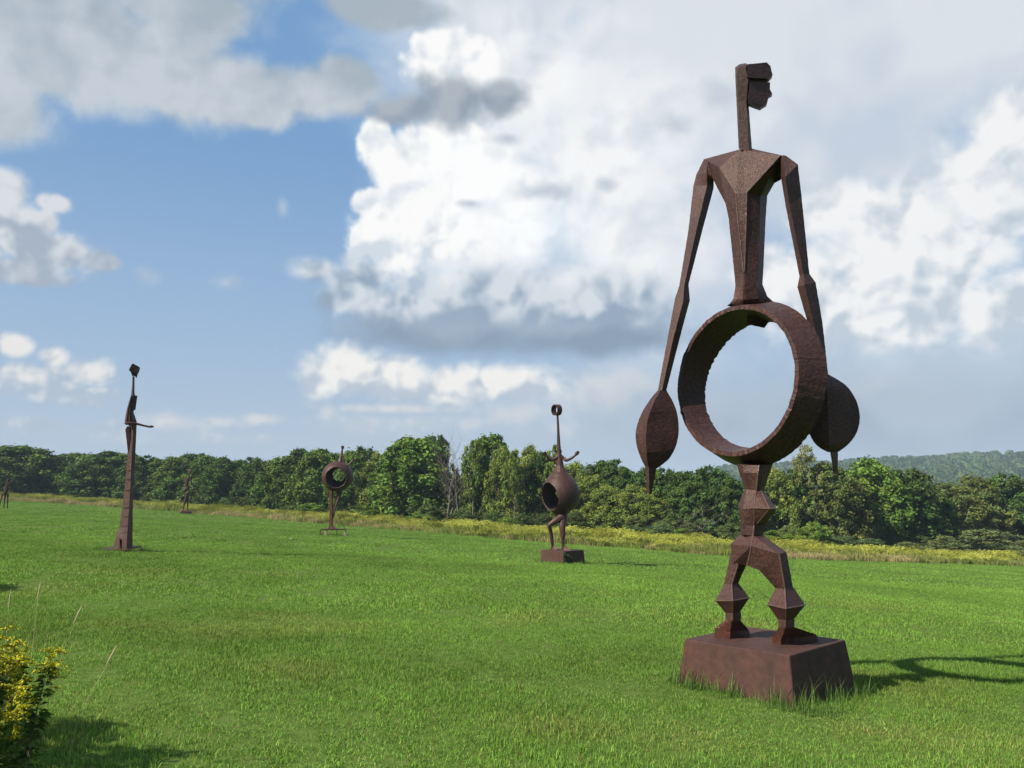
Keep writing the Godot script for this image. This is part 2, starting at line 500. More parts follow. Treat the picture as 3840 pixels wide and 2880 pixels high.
func make_materials():
	var dk := Color(0.041, 0.0195, 0.018)
	var md := Color(0.068, 0.0325, 0.030)
	var lt := Color(0.110, 0.059, 0.054)
	M.ribbed = rust(1, Vector3(6.0, 1.8, 6.0), dk, md, lt, 0.6, 0.45)           # welded beads that run up and down
	M.banded = rust(2, Vector3(1.8, 6.0, 1.8), dk, md, lt, 0.6, 0.45)            # beads laid across
	M.cast = rust(3, Vector3(2.2, 2.2, 2.2), dk, md, lt, 0.3)
	M.plate = rust(4, Vector3(0.9, 0.9, 0.9), Color(0.064, 0.033, 0.029), Color(0.075, 0.039, 0.034), Color(0.087, 0.044, 0.038), 0.10, 0.75, Vector3(0.35, 0.2, 0.35))
	M.red = rust(5, Vector3(1.8, 1.8, 1.8), Color(0.050, 0.021, 0.016), Color(0.076, 0.032, 0.024), Color(0.11, 0.050, 0.034), 0.4)
	M.glint_bead = rust(7, Vector3(3, 3, 3), Color(0.10, 0.058, 0.050), Color(0.13, 0.078, 0.068), Color(0.17, 0.105, 0.092), 0.2, 0.32)  # weld steel made lighter than the rest: sun glint painted into its colour
	M.glint_bead.metallic_specular = 0.6
	M.concrete = rust(6, Vector3(2, 2, 2), Color(0.30, 0.28, 0.23), Color(0.36, 0.33, 0.27), Color(0.42, 0.40, 0.33), 0.3, 0.9)
	M.concrete.metallic = 0.0
	M.plate.metallic = 0.1
	var g := StandardMaterial3D.new()
	g.albedo_texture = noise_tex(21, 0.03, [Color(0.050, 0.085, 0.018), Color(0.070, 0.115, 0.024), Color(0.085, 0.135, 0.030), Color(0.11, 0.135, 0.045)], 5)
	g.uv1_triplanar = true
	g.uv1_world_triplanar = true
	g.uv1_scale = Vector3(0.35, 0.35, 0.35)
	g.roughness = 0.95
	g.metallic_specular = 0.15
	M.turf = g
	M.blade = leafy(0.75, 0.6)
	M.leaf = leafy(0.55, 0.6)
	M.petal = leafy(0.5, 0.7)
	var bk := StandardMaterial3D.new()
	bk.albedo_texture = noise_tex(31, 0.03, [Color(0.06, 0.05, 0.04), Color(0.11, 0.095, 0.08), Color(0.17, 0.15, 0.13)], 4, 256)
	bk.uv1_triplanar = true
	bk.uv1_scale = Vector3(2, 0.5, 2)
	bk.roughness = 0.9
	M.bark = bk
	var paper := StandardMaterial3D.new()
	paper.albedo_color = Color(0.75, 0.75, 0.72).linear_to_srgb()
	paper.roughness = 0.9
	M.paper = paper
	var pale := bk.duplicate()
	pale.albedo_texture = noise_tex(32, 0.03, [Color(0.09, 0.078, 0.066), Color(0.15, 0.132, 0.112), Color(0.22, 0.20, 0.17)], 4, 256)
	M.pale_bark = pale
	var dry := StandardMaterial3D.new()
	dry.albedo_color = Color(0.36, 0.30, 0.19).linear_to_srgb()
	dry.roughness = 0.8
	M.dry = dry

# ---------------------------------------------------------------- ground

func make_ground():
	var b := PackedVector3Array()
	var idx := PackedInt32Array()
	var radii := [0.0]
	var r := 1.5
	while r < 4200.0:
		radii.append(r)
		r *= 1.055
	var n := 240
	for i in radii.size():
		for k in n:
			var a := TAU * k / n
			var x: float = radii[i] * sin(a)
			var z: float = -radii[i] * cos(a)
			b.append(v(x, ground_at(x, z), z))
	for i in radii.size() - 1:
		for k in n:
			var k1 := (k + 1) % n
			var p := i * n + k
			var q := i * n + k1
			idx.append_array([p, q, p + n, q, q + n, p + n])
	var arr := []
	arr.resize(Mesh.ARRAY_MAX)
	arr[Mesh.ARRAY_VERTEX] = b
	arr[Mesh.ARRAY_INDEX] = idx
	var st := SurfaceTool.new()
	st.create_from_arrays(arr)
	st.generate_normals()
	var o := part("ground", st.commit(), M.turf, self)
	tag(o, "gently falling mown ground under the grass", "", "", "structure")


# One kind of crown, in metres for a tree 10 m high and 7 m wide: clumps of leaf faces round the rim of an uneven crown.
func crown_mesh(kind: String, seed_: int) -> ArrayMesh:
	var r := RandomNumberGenerator.new()
	r.seed = seed_
	var b := Bag.new()
	var clumps := 210
	var per := 105
	var leaf := 0.155
	var base := Color(0.085, 0.145, 0.025)
	var spread_ := 0.85
	match kind:
		"D":
			base = Color(0.053, 0.101, 0.020)
		"B":
			base = Color(0.095, 0.169, 0.025)
			clumps = 260
			per = 110
		"L":
			base = Color(0.147, 0.196, 0.037)
			leaf = 0.115
			per = 120
			spread_ = 0.95
		"W":
			base = Color(0.156, 0.180, 0.056)
			leaf = 0.12
			per = 46
			clumps = 120
		"G":
			base = Color(0.095, 0.125, 0.031)
			leaf = 0.135
		"S":
			base = Color(0.107, 0.165, 0.031)
			clumps = 46
			per = 110
		"green":
			base = Color(0.125, 0.165, 0.060)
			leaf = 0.13
			per = 90
			clumps = 90
		"bluish":
			base = Color(0.077, 0.125, 0.045)
			leaf = 0.14
			clumps = 80
		"bright":
			base = Color(0.122, 0.204, 0.030)
			leaf = 0.16
			clumps = 70
	var shrub := kind.length() > 1
	var lump := FastNoiseLite.new()
	lump.seed = seed_
	lump.frequency = 0.9
	for i in clumps:
		# a place in the crown: height share and bearing
		var t := r.randf()
		var ang := r.randf() * TAU
		var y := 0.0
		var w := 0.0
		if kind == "W":
			y = 0.8 + 9.2 * t
			w = 4.4 * pow(1.0 - t, 0.6) + 0.3
		elif kind == "S":
			y = 4.0 + 6.0 * t
			w = 2.2 * sin(PI * clampf(0.25 + 0.7 * t, 0.0, 1.0)) + 0.2
		elif shrub:
			y = 0.6 + 9.0 * t
			w = 3.6 * sqrt(maxf(0.0, 1.0 - pow(t, 2.2)))
		else:
			y = 0.7 + (8.9 + 1.1 * lump.get_noise_2d(sin(ang) * 2.0 + 20.0, cos(ang) * 2.0)) * t
			w = 3.5 * sqrt(maxf(0.02, 1.0 - pow(absf(t - 0.38) / 0.64, 1.75)))
		var rim := 1.0 + 0.50 * lump.get_noise_3d(sin(ang) * 1.6, y * 0.35, cos(ang) * 1.6)
		var at := w * rim * (sqrt(r.randf()) * 0.5 + 0.5 if r.randf() < 0.75 else r.randf() * 0.7)
		var c := v(sin(ang) * at, y, cos(ang) * at)
		var size := r.randf_range(0.35, 0.85) * (0.8 if kind == "S" or kind == "W" else 1.0)
		var out := (v(sin(ang) * at, (y - 4.0) * 0.6, cos(ang) * at)).normalized()
		var tone := r.randf_range(0.65, 1.4)
		var shape := v(r.randf_range(0.8, 1.35), r.randf_range(0.7, 1.15), r.randf_range(0.8, 1.35))
		var warm := r.randf_range(-0.12, 0.14)
		for k in per:
			var d := v(r.randfn(), r.randfn(), r.randfn()).normalized()
			d = (d + out * 0.5 + Vector3.UP * 0.2).normalized()
			var p := c + d * size * shape * (1.0 - 0.55 * pow(r.randf(), 1.5) + (0.5 if r.randf() < 0.12 else 0.0))
			if p.y < 0.1: continue
			var nrm := (d + spread_ * v(r.randfn(), r.randfn(), r.randfn()) * 0.75).normalized()
			var u := nrm.cross(v(r.randfn(), r.randfn(), r.randfn())).normalized()
			var w2 := nrm.cross(u)
			var s := leaf * r.randf_range(0.7, 1.5)
			var kk := tone * r.randf_range(0.75, 1.25)
			var col := Color(base.r * kk * (1.0 + warm), base.g * kk, base.b * kk * (1.0 - warm))
			var tip := p + u * s
			var heel := p - u * s
			b.ctri(heel, p + w2 * s * 0.62 + nrm * s * 0.18, tip, col)
			b.ctri(heel, tip, p - w2 * s * 0.62 + nrm * s * 0.18, col)
	return b.mesh()


func branches(b: Bag, from: Vector3, dir: Vector3, length: float, rad: float, depth: int, r: RandomNumberGenerator, up: float):
	var pts := [from]
	var d := dir
	var p := from
	for i in 4:
		d = (d + v(r.randfn(), r.randfn() * 0.5, r.randfn()) * 0.14 + Vector3.UP * up).normalized()
		p += d * length / 4.0
		pts.append(p)
		if depth > 0 and i > 0:
			for q in (2 if depth > 1 else 3):
				var side := v(r.randfn(), r.randfn() * 0.4, r.randfn()).normalized()
				branches(b, p, (d * 0.7 + side * 0.75).normalized(), length * r.randf_range(0.4, 0.6), rad * 0.42 * (1.0 - 0.12 * i), depth - 1, r, up)
	skin(b, limb_rings(pts, [rad, rad * 0.85, rad * 0.68, rad * 0.5, rad * 0.25], 5 if depth < 2 else 7), false, false, 9.0, 0.0)


func trunk_mesh(kind: String, seed_: int) -> ArrayMesh:
	var r := RandomNumberGenerator.new()
	r.seed = seed_
	var b := Bag.new()
	var pts := [v(0, -0.6, 0)]
	var lean := v(r.randfn() * 0.03, 0, r.randfn() * 0.03)
	var thick := 0.20 if kind != "S" and kind != "W" else 0.10
	var hgt := 8.6
	for i in range(1, 8):
		pts.append(v(r.randfn() * 0.08, hgt * i / 7.0, r.randfn() * 0.08) + lean * hgt * i / 7.0)
	var rad := []
	for i in 8: rad.append(thick * (1.25 - 0.155 * i))
	skin(b, limb_rings(pts, rad, 8), false, false, 9.0, 0.0)
	for i in (9 if kind != "S" else 7):
		var t := r.randf_range(0.2, 0.9)
		var a := r.randf() * TAU
		var k := int(t * 7.0)
		branches(b, pts[k], v(sin(a), r.randf_range(0.3, 0.9), cos(a)).normalized(), r.randf_range(1.6, 2.8), thick * 0.4, 1, r, 0.08)
	return b.mesh()


func dead_mesh(seed_: int) -> ArrayMesh:
	var r := RandomNumberGenerator.new()
	r.seed = seed_
	var b := Bag.new()
	var stems := 3
	for s in stems:
		branches(b, v(r.randfn() * 0.25, -0.4, r.randfn() * 0.25), v(r.randfn() * 0.10, 1, r.randfn() * 0.10).normalized(), r.randf_range(8.0, 9.8), 0.13, 2, r, 0.10)
	return b.mesh()


func make_trees():
	var list := [
		["M", -110.7, -170.5, 10.6, 17.0, "leftmost mid green broadleaf tree at the left end of the forest edge"],
		["M", -99.9, -164.5, 11.1, 12.6, "rightmost mid green broadleaf tree at the left end of the forest edge"],
		["D", -94.6, -166.7, 9.8, 8.3, "leftmost dark green dense tree behind the tall robed steel figure"],
		["D", -79.9, -159.7, 10.6, 10.1, "middle dark green dense tree behind the tall robed steel figure"],
		["D", -68.9, -152.2, 9.6, 7.6, "rightmost dark green dense tree behind the tall robed steel figure"],
		["M", -91.9, -169.2, 10.5, 8.4, "leftmost mid green broadleaf tree behind the tall robed steel figure"],
		["M", -84.3, -161.7, 9.8, 9.1, "middle mid green broadleaf tree behind the tall robed steel figure"],
		["M", -76.3, -160.3, 10.4, 8.0, "rightmost mid green broadleaf tree behind the tall robed steel figure"],
		["M", -66.0, -152.5, 9.5, 6.6, "leftmost mid green broadleaf tree behind the small distant figure sculpture"],
		["M", -60.7, -146.8, 9.5, 6.8, "middle mid green broadleaf tree behind the small distant figure sculpture"],
		["M", -53.9, -142.8, 9.9, 6.2, "rightmost mid green broadleaf tree behind the small distant figure sculpture"],
		["D", -59.0, -150.0, 10.8, 7.5, "dark green dense tree behind the small distant figure sculpture"],
		["D", -49.8, -139.2, 9.6, 6.0, "leftmost dark green dense tree between the distant figure and the sphere sculpture"],
		["D", -42.4, -133.4, 9.5, 5.3, "middle dark green dense tree between the distant figure and the sphere sculpture"],
		["D", -40.1, -132.7, 8.7, 4.8, "rightmost dark green dense tree between the distant figure and the sphere sculpture"],
		["M", -47.8, -140.7, 9.5, 5.1, "leftmost mid green broadleaf tree between the distant figure and the sphere sculpture"],
		["M", -35.9, -127.4, 9.7, 6.3, "rightmost mid green broadleaf tree between the distant figure and the sphere sculpture"],
		["D", -33.7, -129.1, 11.1, 5.6, "leftmost dark green dense tree behind the sphere sculpture"],
		["D", -22.0, -120.7, 11.3, 5.0, "rightmost dark green dense tree behind the sphere sculpture"],
		["M", -28.9, -120.6, 10.7, 6.4, "leftmost mid green broadleaf tree behind the sphere sculpture"],
		["M", -26.5, -120.7, 10.3, 5.2, "middle mid green broadleaf tree behind the sphere sculpture"],
		["M", -23.2, -116.1, 10.3, 5.4, "rightmost mid green broadleaf tree behind the sphere sculpture"],
		["L", -18.5, -114.9, 10.4, 5.3, "light green feathery tree just right of the sphere sculpture"],
		["M", -16.1, -111.6, 9.7, 4.8, "mid green broadleaf tree just right of the sphere sculpture"],
		["B", -13.2, -109.7, 12.5, 8.4, "broad bright maple-like tree just right of the sphere sculpture"],
		["D", -11.1, -114.7, 13.5, 4.6, "dark green dense tree just right of the sphere sculpture"],
		["X", -8.8, -105.6, 11.2, 3.3, "leftmost dead bare grey tree left of the pear shaped sculpture"],
		["X", -6.8, -105.1, 11.5, 3.1, "rightmost dead bare grey tree left of the pear shaped sculpture"],
		["S", -4.9, -102.7, 12.1, 3.7, "leftmost slender pale trunked tree left of the pear shaped sculpture"],
		["S", 0.3, -97.5, 10.1, 3.2, "rightmost slender pale trunked tree left of the pear shaped sculpture"],
		["M", -3.1, -107.2, 13.2, 5.7, "mid green broadleaf tree left of the pear shaped sculpture"],
		["L", -1.0, -101.6, 11.1, 4.0, "leftmost light green feathery tree left of the pear shaped sculpture"],
		["L", 1.8, -101.3, 11.4, 5.0, "rightmost light green feathery tree left of the pear shaped sculpture"],
		["D", 3.7, -100.8, 10.5, 4.3, "dark green dense tree behind the pear shaped sculpture"],
		["S", 5.2, -97.5, 11.6, 3.2, "slender pale trunked tree behind the pear shaped sculpture"],
		["L", 7.3, -96.3, 9.3, 4.8, "light green feathery tree behind the pear shaped sculpture"],
		["L", 8.8, -93.6, 7.6, 4.7, "leftmost light green feathery tree right of the pear shaped sculpture"],
		["L", 10.7, -91.7, 6.5, 4.6, "middle light green feathery tree right of the pear shaped sculpture"],
		["L", 14.0, -90.1, 6.6, 4.5, "rightmost light green feathery tree right of the pear shaped sculpture"],
		["D", 11.7, -100.7, 9.9, 6.7, "leftmost dark green dense tree right of the pear shaped sculpture"],
		["D", 13.5, -97.8, 9.2, 5.2, "middle dark green dense tree right of the pear shaped sculpture"],
		["D", 15.8, -95.7, 8.9, 4.4, "rightmost dark green dense tree right of the pear shaped sculpture"],
		["D", 17.4, -92.8, 8.7, 4.6, "leftmost dark green dense tree under the left hand of the big figure"],
		["D", 19.3, -91.8, 8.7, 4.6, "second dark green dense tree under the left hand of the big figure"],
		["D", 19.4, -88.5, 7.3, 4.4, "middle dark green dense tree under the left hand of the big figure"],
		["D", 22.3, -91.5, 9.1, 5.5, "fourth dark green dense tree under the left hand of the big figure"],
		["D", 23.8, -88.4, 8.1, 4.4, "rightmost dark green dense tree under the left hand of the big figure"],
		["X", 20.3, -85.8, 4.9, 3.4, "dead bare grey tree under the left hand of the big figure"],
		["D", 26.6, -90.2, 7.7, 4.8, "leftmost dark green dense tree behind the legs of the big figure"],
		["D", 31.8, -92.7, 9.4, 4.3, "rightmost dark green dense tree behind the legs of the big figure"],
		["L", 29.4, -91.0, 9.6, 4.5, "light green feathery tree behind the legs of the big figure"],
		["W", 33.5, -91.8, 12.4, 4.0, "tall wispy grey green tree below the right hand of the big figure"],
		["G", 36.1, -92.8, 10.7, 5.8, "leftmost dull olive green tree below the right hand of the big figure"],
		["G", 39.1, -94.7, 9.1, 4.7, "rightmost dull olive green tree below the right hand of the big figure"],
		["B", 43.7, -99.7, 11.8, 6.9, "broad bright maple-like tree between the big figure and the far hill"],
		["D", 48.6, -101.8, 11.3, 8.1, "leftmost dark green dense tree between the big figure and the far hill"],
		["D", 53.5, -105.3, 9.4, 5.2, "rightmost dark green dense tree between the big figure and the far hill"],
		["G", 58.2, -107.8, 10.3, 6.8, "leftmost dull olive green tree at the right end of the forest edge"],
		["G", 63.6, -112.0, 11.7, 6.3, "rightmost dull olive green tree at the right end of the forest edge"],
		["D", 69.6, -114.3, 12.2, 7.2, "leftmost dark green dense tree at the right end of the forest edge"],
		["D", 74.1, -115.3, 11.9, 7.7, "middle dark green dense tree at the right end of the forest edge"],
		["D", 92.1, -125.3, 13.7, 9.6, "rightmost dark green dense tree at the right end of the forest edge"],
		["M", 81.9, -119.5, 13.7, 9.1, "mid green broadleaf tree at the right end of the forest edge"],
		["D", -123.3, -173.2, 9.4, 14.9, "dark green dense tree at the left end of the forest edge"]
	]
	var kinds := {"M": ["broadleaf_tree", 3], "D": ["dense_tree", 3], "B": ["spreading_tree", 2], "L": ["feathery_tree", 2], "W": ["wispy_tree", 1], "G": ["olive_tree", 2], "S": ["slender_tree", 2], "X": ["dead_tree", 2]}
	var proto := {}
	for k in kinds:
		proto[k] = []
		for i in kinds[k][1]:
			if k == "X": proto[k].append([dead_mesh(300 + i), null])
			else: proto[k].append([trunk_mesh(k, 100 + i * 7 + k.unicode_at(0)), crown_mesh(k, 500 + i * 13 + k.unicode_at(0))])
	var many := {}
	for s in list:
		var k: String = s[0]
		var n: int = many.get(k, 0)
		many[k] = n + 1
		plant_tree(kinds[k][0], k, proto[k][n % proto[k].size()], s[1], s[2], s[3], s[4] * (1.22 if k != "X" and k != "S" and k != "W" else 1.15), s[5], "trees along the forest edge")
	# the trees that stand in the second row and close the gaps
	for i in 58:
		var t := (i + rng.randf_range(-0.3, 0.3)) / 57.0
		var px := lerpf(-0.98, 0.98, t)
		var dd := edge_at(px) + rng.randf_range(42.0, 60.0)
		var k: String = ["D", "M", "D"][i % 3]
		var h := rng.randf_range(7.6, 10.0)
		if px > 0.22: h -= 2.0
		plant_tree(kinds[k][0], k, proto[k][i % 3], px * dd, -dd, h, rng.randf_range(8.0, 10.0), "dark tree standing deeper in the forest behind the front row of trees", "trees deeper in the forest")


func plant_tree(called: String, k: String, pair: Array, x: float, z: float, h: float, w: float, label: String, group: String):
	var t := thing(called, label, "tree", on_ground(x, z), rng.randf() * TAU, group)
	var sx := w / 7.0
	if k == "X": sx = w / 4.2
	var sc := v(sx, h / 10.6, sx) if k != "X" else v(sx, h / 13.0, sx)
	var tr := part("trunk", pair[0], M.pale_bark if k in ["X", "S"] else M.bark, t)
	tr.scale = sc
	if pair[1]:
		var cr := part("crown", pair[1], M.leaf, t)
		cr.scale = sc


# metres from the camera (along its view) to the edge of the mown lawn, by bearing
func edge_at(tx: float) -> float:
	var xs := [-0.95, -0.637, -0.537, -0.338, -0.226, 0.06, 0.259, 0.358, 0.637, 0.95]
	var ds := [150.0, 140.0, 138.0, 111.0, 93.0, 70.0, 62.0, 65.0, 87.0, 108.0]
	if tx <= xs[0]: return ds[0]
	for i in 9:
		if tx <= xs[i + 1]: return lerpf(ds[i], ds[i + 1], smoothstep(0.0, 1.0, (tx - xs[i]) / (xs[i + 1] - xs[i])) * 0.4 + 0.6 * (tx - xs[i]) / (xs[i + 1] - xs[i]))
	return ds[9]


func make_shrubs():
	var list := [
		["green", 49.4, -93.8, 2.7, 4.7, "leftmost rounded willow-like shrub at the right end of the forest edge"],
		["green", 56.7, -97.9, 3.7, 7.5, "middle rounded willow-like shrub at the right end of the forest edge"],
		["green", 63.7, -101.7, 2.7, 4.7, "rightmost rounded willow-like shrub at the right end of the forest edge"],
		["bluish", 32.4, -82.9, 2.0, 4.4, "leftmost low blue green shrub below the right hand of the big figure"],
		["bluish", 35.0, -84.7, 2.0, 3.9, "rightmost low blue green shrub below the right hand of the big figure"],
		["bluish", 37.8, -86.5, 1.9, 4.3, "low blue green shrub between the big figure and the far hill"],
		["bright", 28.3, -80.0, 2.4, 3.2, "leftmost small bright green shrub below the right hand of the big figure"],
		["bright", 30.0, -81.2, 3.1, 3.0, "rightmost small bright green shrub below the right hand of the big figure"],
		["bright", 26.1, -81.9, 2.1, 3.3, "small bright green shrub behind the legs of the big figure"],
		["bluish", 12.7, -84.3, 1.8, 3.4, "low blue green shrub right of the pear shaped sculpture"],
		["bright", 17.2, -81.9, 1.8, 3.0, "small bright green shrub under the left hand of the big figure"],
		["bluish", 15.2, -82.9, 2.1, 3.6, "low blue green shrub under the left hand of the big figure"],
		["green", 43.9, -90.5, 1.8, 3.9, "rounded willow-like shrub between the big figure and the far hill"],
		["bright", -28.7, -115.2, 2.3, 4.2, "leftmost small bright green shrub behind the sphere sculpture"],
		["bright", -19.8, -107.8, 2.3, 4.3, "rightmost small bright green shrub behind the sphere sculpture"],
		["bright", -11.4, -101.9, 1.7, 4.4, "small bright green shrub just right of the sphere sculpture"],
		["bright", -0.6, -93.3, 1.9, 4.0, "small bright green shrub left of the pear shaped sculpture"]
	]
	var proto := {}
	for k in ["green", "bluish", "bright"]: proto[k] = [crown_mesh(k, 900 + k.length()), crown_mesh(k, 940 + k.length())]
	var stems := trunk_mesh("M", 77)
	var n := 0
	for s in list:
		var t := thing("shrub", s[5], "shrub", on_ground(s[1], s[2]), rng.randf() * TAU, "shrubs in front of the forest edge")
		var sc := v(s[4] / 7.0 * 1.15, s[3] / 9.6, s[4] / 7.0 * 1.15)
		part("stem", stems, M.bark, t).scale = sc * v(1, 0.8, 1)
		part("foliage", proto[s[0]][n % 2], M.leaf, t).scale = sc
		n += 1
	# undergrowth along the foot of the trees, one dense band that nobody could count
	var holder := MultiMesh.new()
	holder.transform_format = MultiMesh.TRANSFORM_3D
	holder.use_colors = true
	holder.mesh = proto["bluish"][1]
	holder.instance_count = 260
	for i in 260:
		var tx := lerpf(-0.85, 0.85, (i + rng.randf()) / 260.0)
		var d := edge_at(tx) + rng.randf_range(20.0, 30.0)
		var s := rng.randf_range(0.13, 0.32)
		var b := Basis(Vector3.UP, rng.randf() * TAU).scaled(v(s * 1.6, s, s * 1.6))
		holder.set_instance_transform(i, Transform3D(b, on_ground(tx * d, -d)))
		var c := rng.randf_range(0.7, 1.4)
		holder.set_instance_color(i, Color(c * rng.randf_range(0.9, 1.3), c, c * 0.8))
	var o := MultiMeshInstance3D.new()
	o.name = "undergrowth"
	o.multimesh = holder
	o.material_override = M.leaf
	add_child(o, true)
	tag(o, "low green undergrowth along the foot of the forest edge", "undergrowth", "", "stuff")


func make_hill_forest():
	var b := Bag.new()
	var r := RandomNumberGenerator.new()
	r.seed = 41
	for i in 150:
		var d := v(r.randfn(), r.randfn(), r.randfn()).normalized()
		if d.y < -0.3: d.y = -d.y
		var p := d * v(4.2, 4.4, 4.2) * (0.85 + 0.25 * r.randf()) + v(0, 5, 0)
		var nrm := (d + 0.45 * v(r.randfn(), r.randfn(), r.randfn())).normalized()
		var u := nrm.cross(v(r.randfn(), r.randfn(), r.randfn())).normalized() * 1.25
		var w := nrm.cross(u) * 0.9
		var k := r.randf_range(0.7, 1.3)
		var col := Color(0.054 * k, 0.092 * k, 0.036 * k)
		b.ctri(p - u, p + w, p + u, col)
		b.ctri(p - u, p + u, p - w, col)
	var spots := []
	var cols := []
	for i in 21000:
		var az := deg_to_rad(rng.randf_range(3.0, 82.0))
		var d := sqrt(rng.randf_range(380.0 * 380.0, 1500.0 * 1500.0))
		var x := sin(az) * d
		var z := -cos(az) * d
		var s := rng.randf_range(0.75, 1.35)
		spots.append(Transform3D(Basis(Vector3.UP, rng.randf() * TAU).scaled(v(s, s * rng.randf_range(0.85, 1.25), s)), on_ground(x, z)))
		var k := rng.randf_range(0.6, 1.35) * (1.0 + 0.5 * patchy.get_noise_2d(x * 0.08, z * 0.08))
		cols.append(Color(k * rng.randf_range(0.85, 1.25), k, k))
	var o := scatter(b.mesh(), spots, cols, M.leaf, "hill_forest", self)
	tag(o, "hazy wooded far hill rising to the right beyond the trees", "forest", "", "stuff")


func scatter(mesh: Mesh, spots: Array, cols: Array, mat: Material, called: String, parent: Node) -> MultiMeshInstance3D:
	var mm := MultiMesh.new()
	mm.transform_format = MultiMesh.TRANSFORM_3D
	mm.use_colors = true
	mm.mesh = mesh
	mm.instance_count = spots.size()
	for i in spots.size():
		mm.set_instance_transform(i, spots[i])
		mm.set_instance_color(i, cols[i])
	var o := MultiMeshInstance3D.new()
	o.name = called
	o.multimesh = mm
	o.material_override = mat
	parent.add_child(o, true)
	o.set_meta("kind", "stuff")
	return o


# ---------------------------------------------------------------- meadow and lawn

func blade(b: Bag, p: Vector3, h: float, w: float, lean: Vector3, col: Color, r: RandomNumberGenerator):
	var a := r.randf() * TAU
	var side := v(cos(a), 0, sin(a)) * w * 0.5
	var m := p + v(0, h * 0.6, 0) + lean * h * 0.35
	var t := p + v(0, h * 0.95, 0) + lean * h
	b.ctri(p - side, p + side, m + side * 0.75, col)
	b.ctri(p - side, m + side * 0.75, m - side * 0.75, col)
	b.ctri(m - side * 0.75, m + side * 0.75, t, col * 1.08)


func grass_patch(seed_: int, size: float, count: int, h0: float, h1: float, w: float, base: Color, vary: float, dry: float, lean_: float) -> ArrayMesh:
	var r := RandomNumberGenerator.new()
	r.seed = seed_
	var b := Bag.new()
	for i in count:
		var p := v((r.randf() - 0.5) * size, -0.01, (r.randf() - 0.5) * size)
		var k := r.randf_range(1.0 - vary, 1.0 + vary)
		var col := Color(base.r * k * r.randf_range(0.8, 1.3), base.g * k, base.b * k)
		if r.randf() < dry: col = Color(0.20, 0.17, 0.075) * r.randf_range(0.6, 1.1)
		var a := r.randf() * TAU
		blade(b, p, r.randf_range(h0, h1), w * r.randf_range(0.6, 1.3), v(cos(a), 0, sin(a)) * r.randf() * lean_, col, r)
	return b.mesh()


func lawn_tint(x: float, z: float) -> Color:
	var n := patchy.get_noise_2d(x, z)
	var n2 := patchy.get_noise_2d(x * 0.22 + 50.0, z * 0.22)
	var k := 1.0 + 0.34 * n + 0.12 * n2 + 0.22 * patchy.get_noise_2d(x * 7.0, z * 7.0)
	var dry := 0.30 * smoothstep(0.20, 0.5, patchy.get_noise_2d(x * 1.3 + 200.0, z * 1.3)) * (1.0 - smoothstep(14.0, 30.0, -z))
	for q in [[-4.9, -10.7, 1.1, 0.22], [0.3, -6.8, 0.5, 0.22], [-2.3, -8.4, 0.6, 0.3], [1.3, -6.6, 0.4, 0.2], [-3.6, -12.4, 0.8, 0.2], [2.9, -7.25, 0.4, 0.2]]:
		var e := pow((x - q[0]) / q[2], 2.0) + pow((z - q[1]) / (q[3] * 1.6), 2.0)
		dry = maxf(dry, 0.75 * exp(-e * 1.2) * (0.75 + 0.9 * n))
	dry = clampf(dry, 0.0, 0.9)
	return Color(k * lerpf(1.0, 1.9, dry), k * lerpf(1.0, 0.98, dry), k * lerpf(1.0, 1.9, dry))


func make_lawn():
	var lawn := Node3D.new()
	lawn.name = "lawn_grass"
	add_child(lawn, true)
	tag(lawn, "short mown green lawn grass with a few dry patches", "grass", "", "stuff")
	var base := Color(0.130, 0.258, 0.043)
	var bands := [[3.2, 14.0, 0.40, 470, 0.015, 0.045, 0.0055, 5, 0.30], [14.0, 34.0, 0.75, 560, 0.02, 0.05, 0.011, 4, 0.62], [34.0, 80.0, 1.7, 600, 0.02, 0.045, 0.028, 3, 1.45], [80.0, 170.0, 4.2, 600, 0.03, 0.05, 0.07, 2, 3.6]]
	for q in bands:
		var meshes := []
		for i in q[7]: meshes.append(grass_patch(1000 + i + int(q[0]) * 10, q[2] * 1.2, q[3], q[4], q[5], q[6], base, 0.45, 0.05, 1.0))
		var spots := []
		var cols := []
		for i in q[7]:
			spots.append([])
			cols.append([])
		var step: float = q[8]
		var d: float = q[0]
		while d < q[1]:
			var half: float = d * 1.08 + 2.0
			var x := -half
			while x < half:
				var px := x + rng.randf_range(-0.3, 0.3) * step
				var pz := -d + rng.randf_range(-0.3, 0.3) * step
				if -pz < edge_at(px / maxf(-pz, 1.0)) + 1.5 and not (Vector2(px - 2.74, pz + 9.01).length() < 0.55):
					var i := rng.randi() % int(q[7])
					var s := rng.randf_range(0.85, 1.2)
					var tall := s * (1.0 + 1.1 * patchy.get_noise_2d(px * 3.0, pz * 3.0 + 70.0) * (1.0 - smoothstep(14.0, 34.0, -pz)))
					spots[i].append(Transform3D(Basis(Vector3.UP, rng.randf() * TAU).scaled(v(s, tall, s)), on_ground(px, pz)))
					cols[i].append(lawn_tint(px, pz))
				x += step
			d += step
		for i in q[7]: scatter(meshes[i], spots[i], cols[i], M.blade, "grass_blades", lawn)


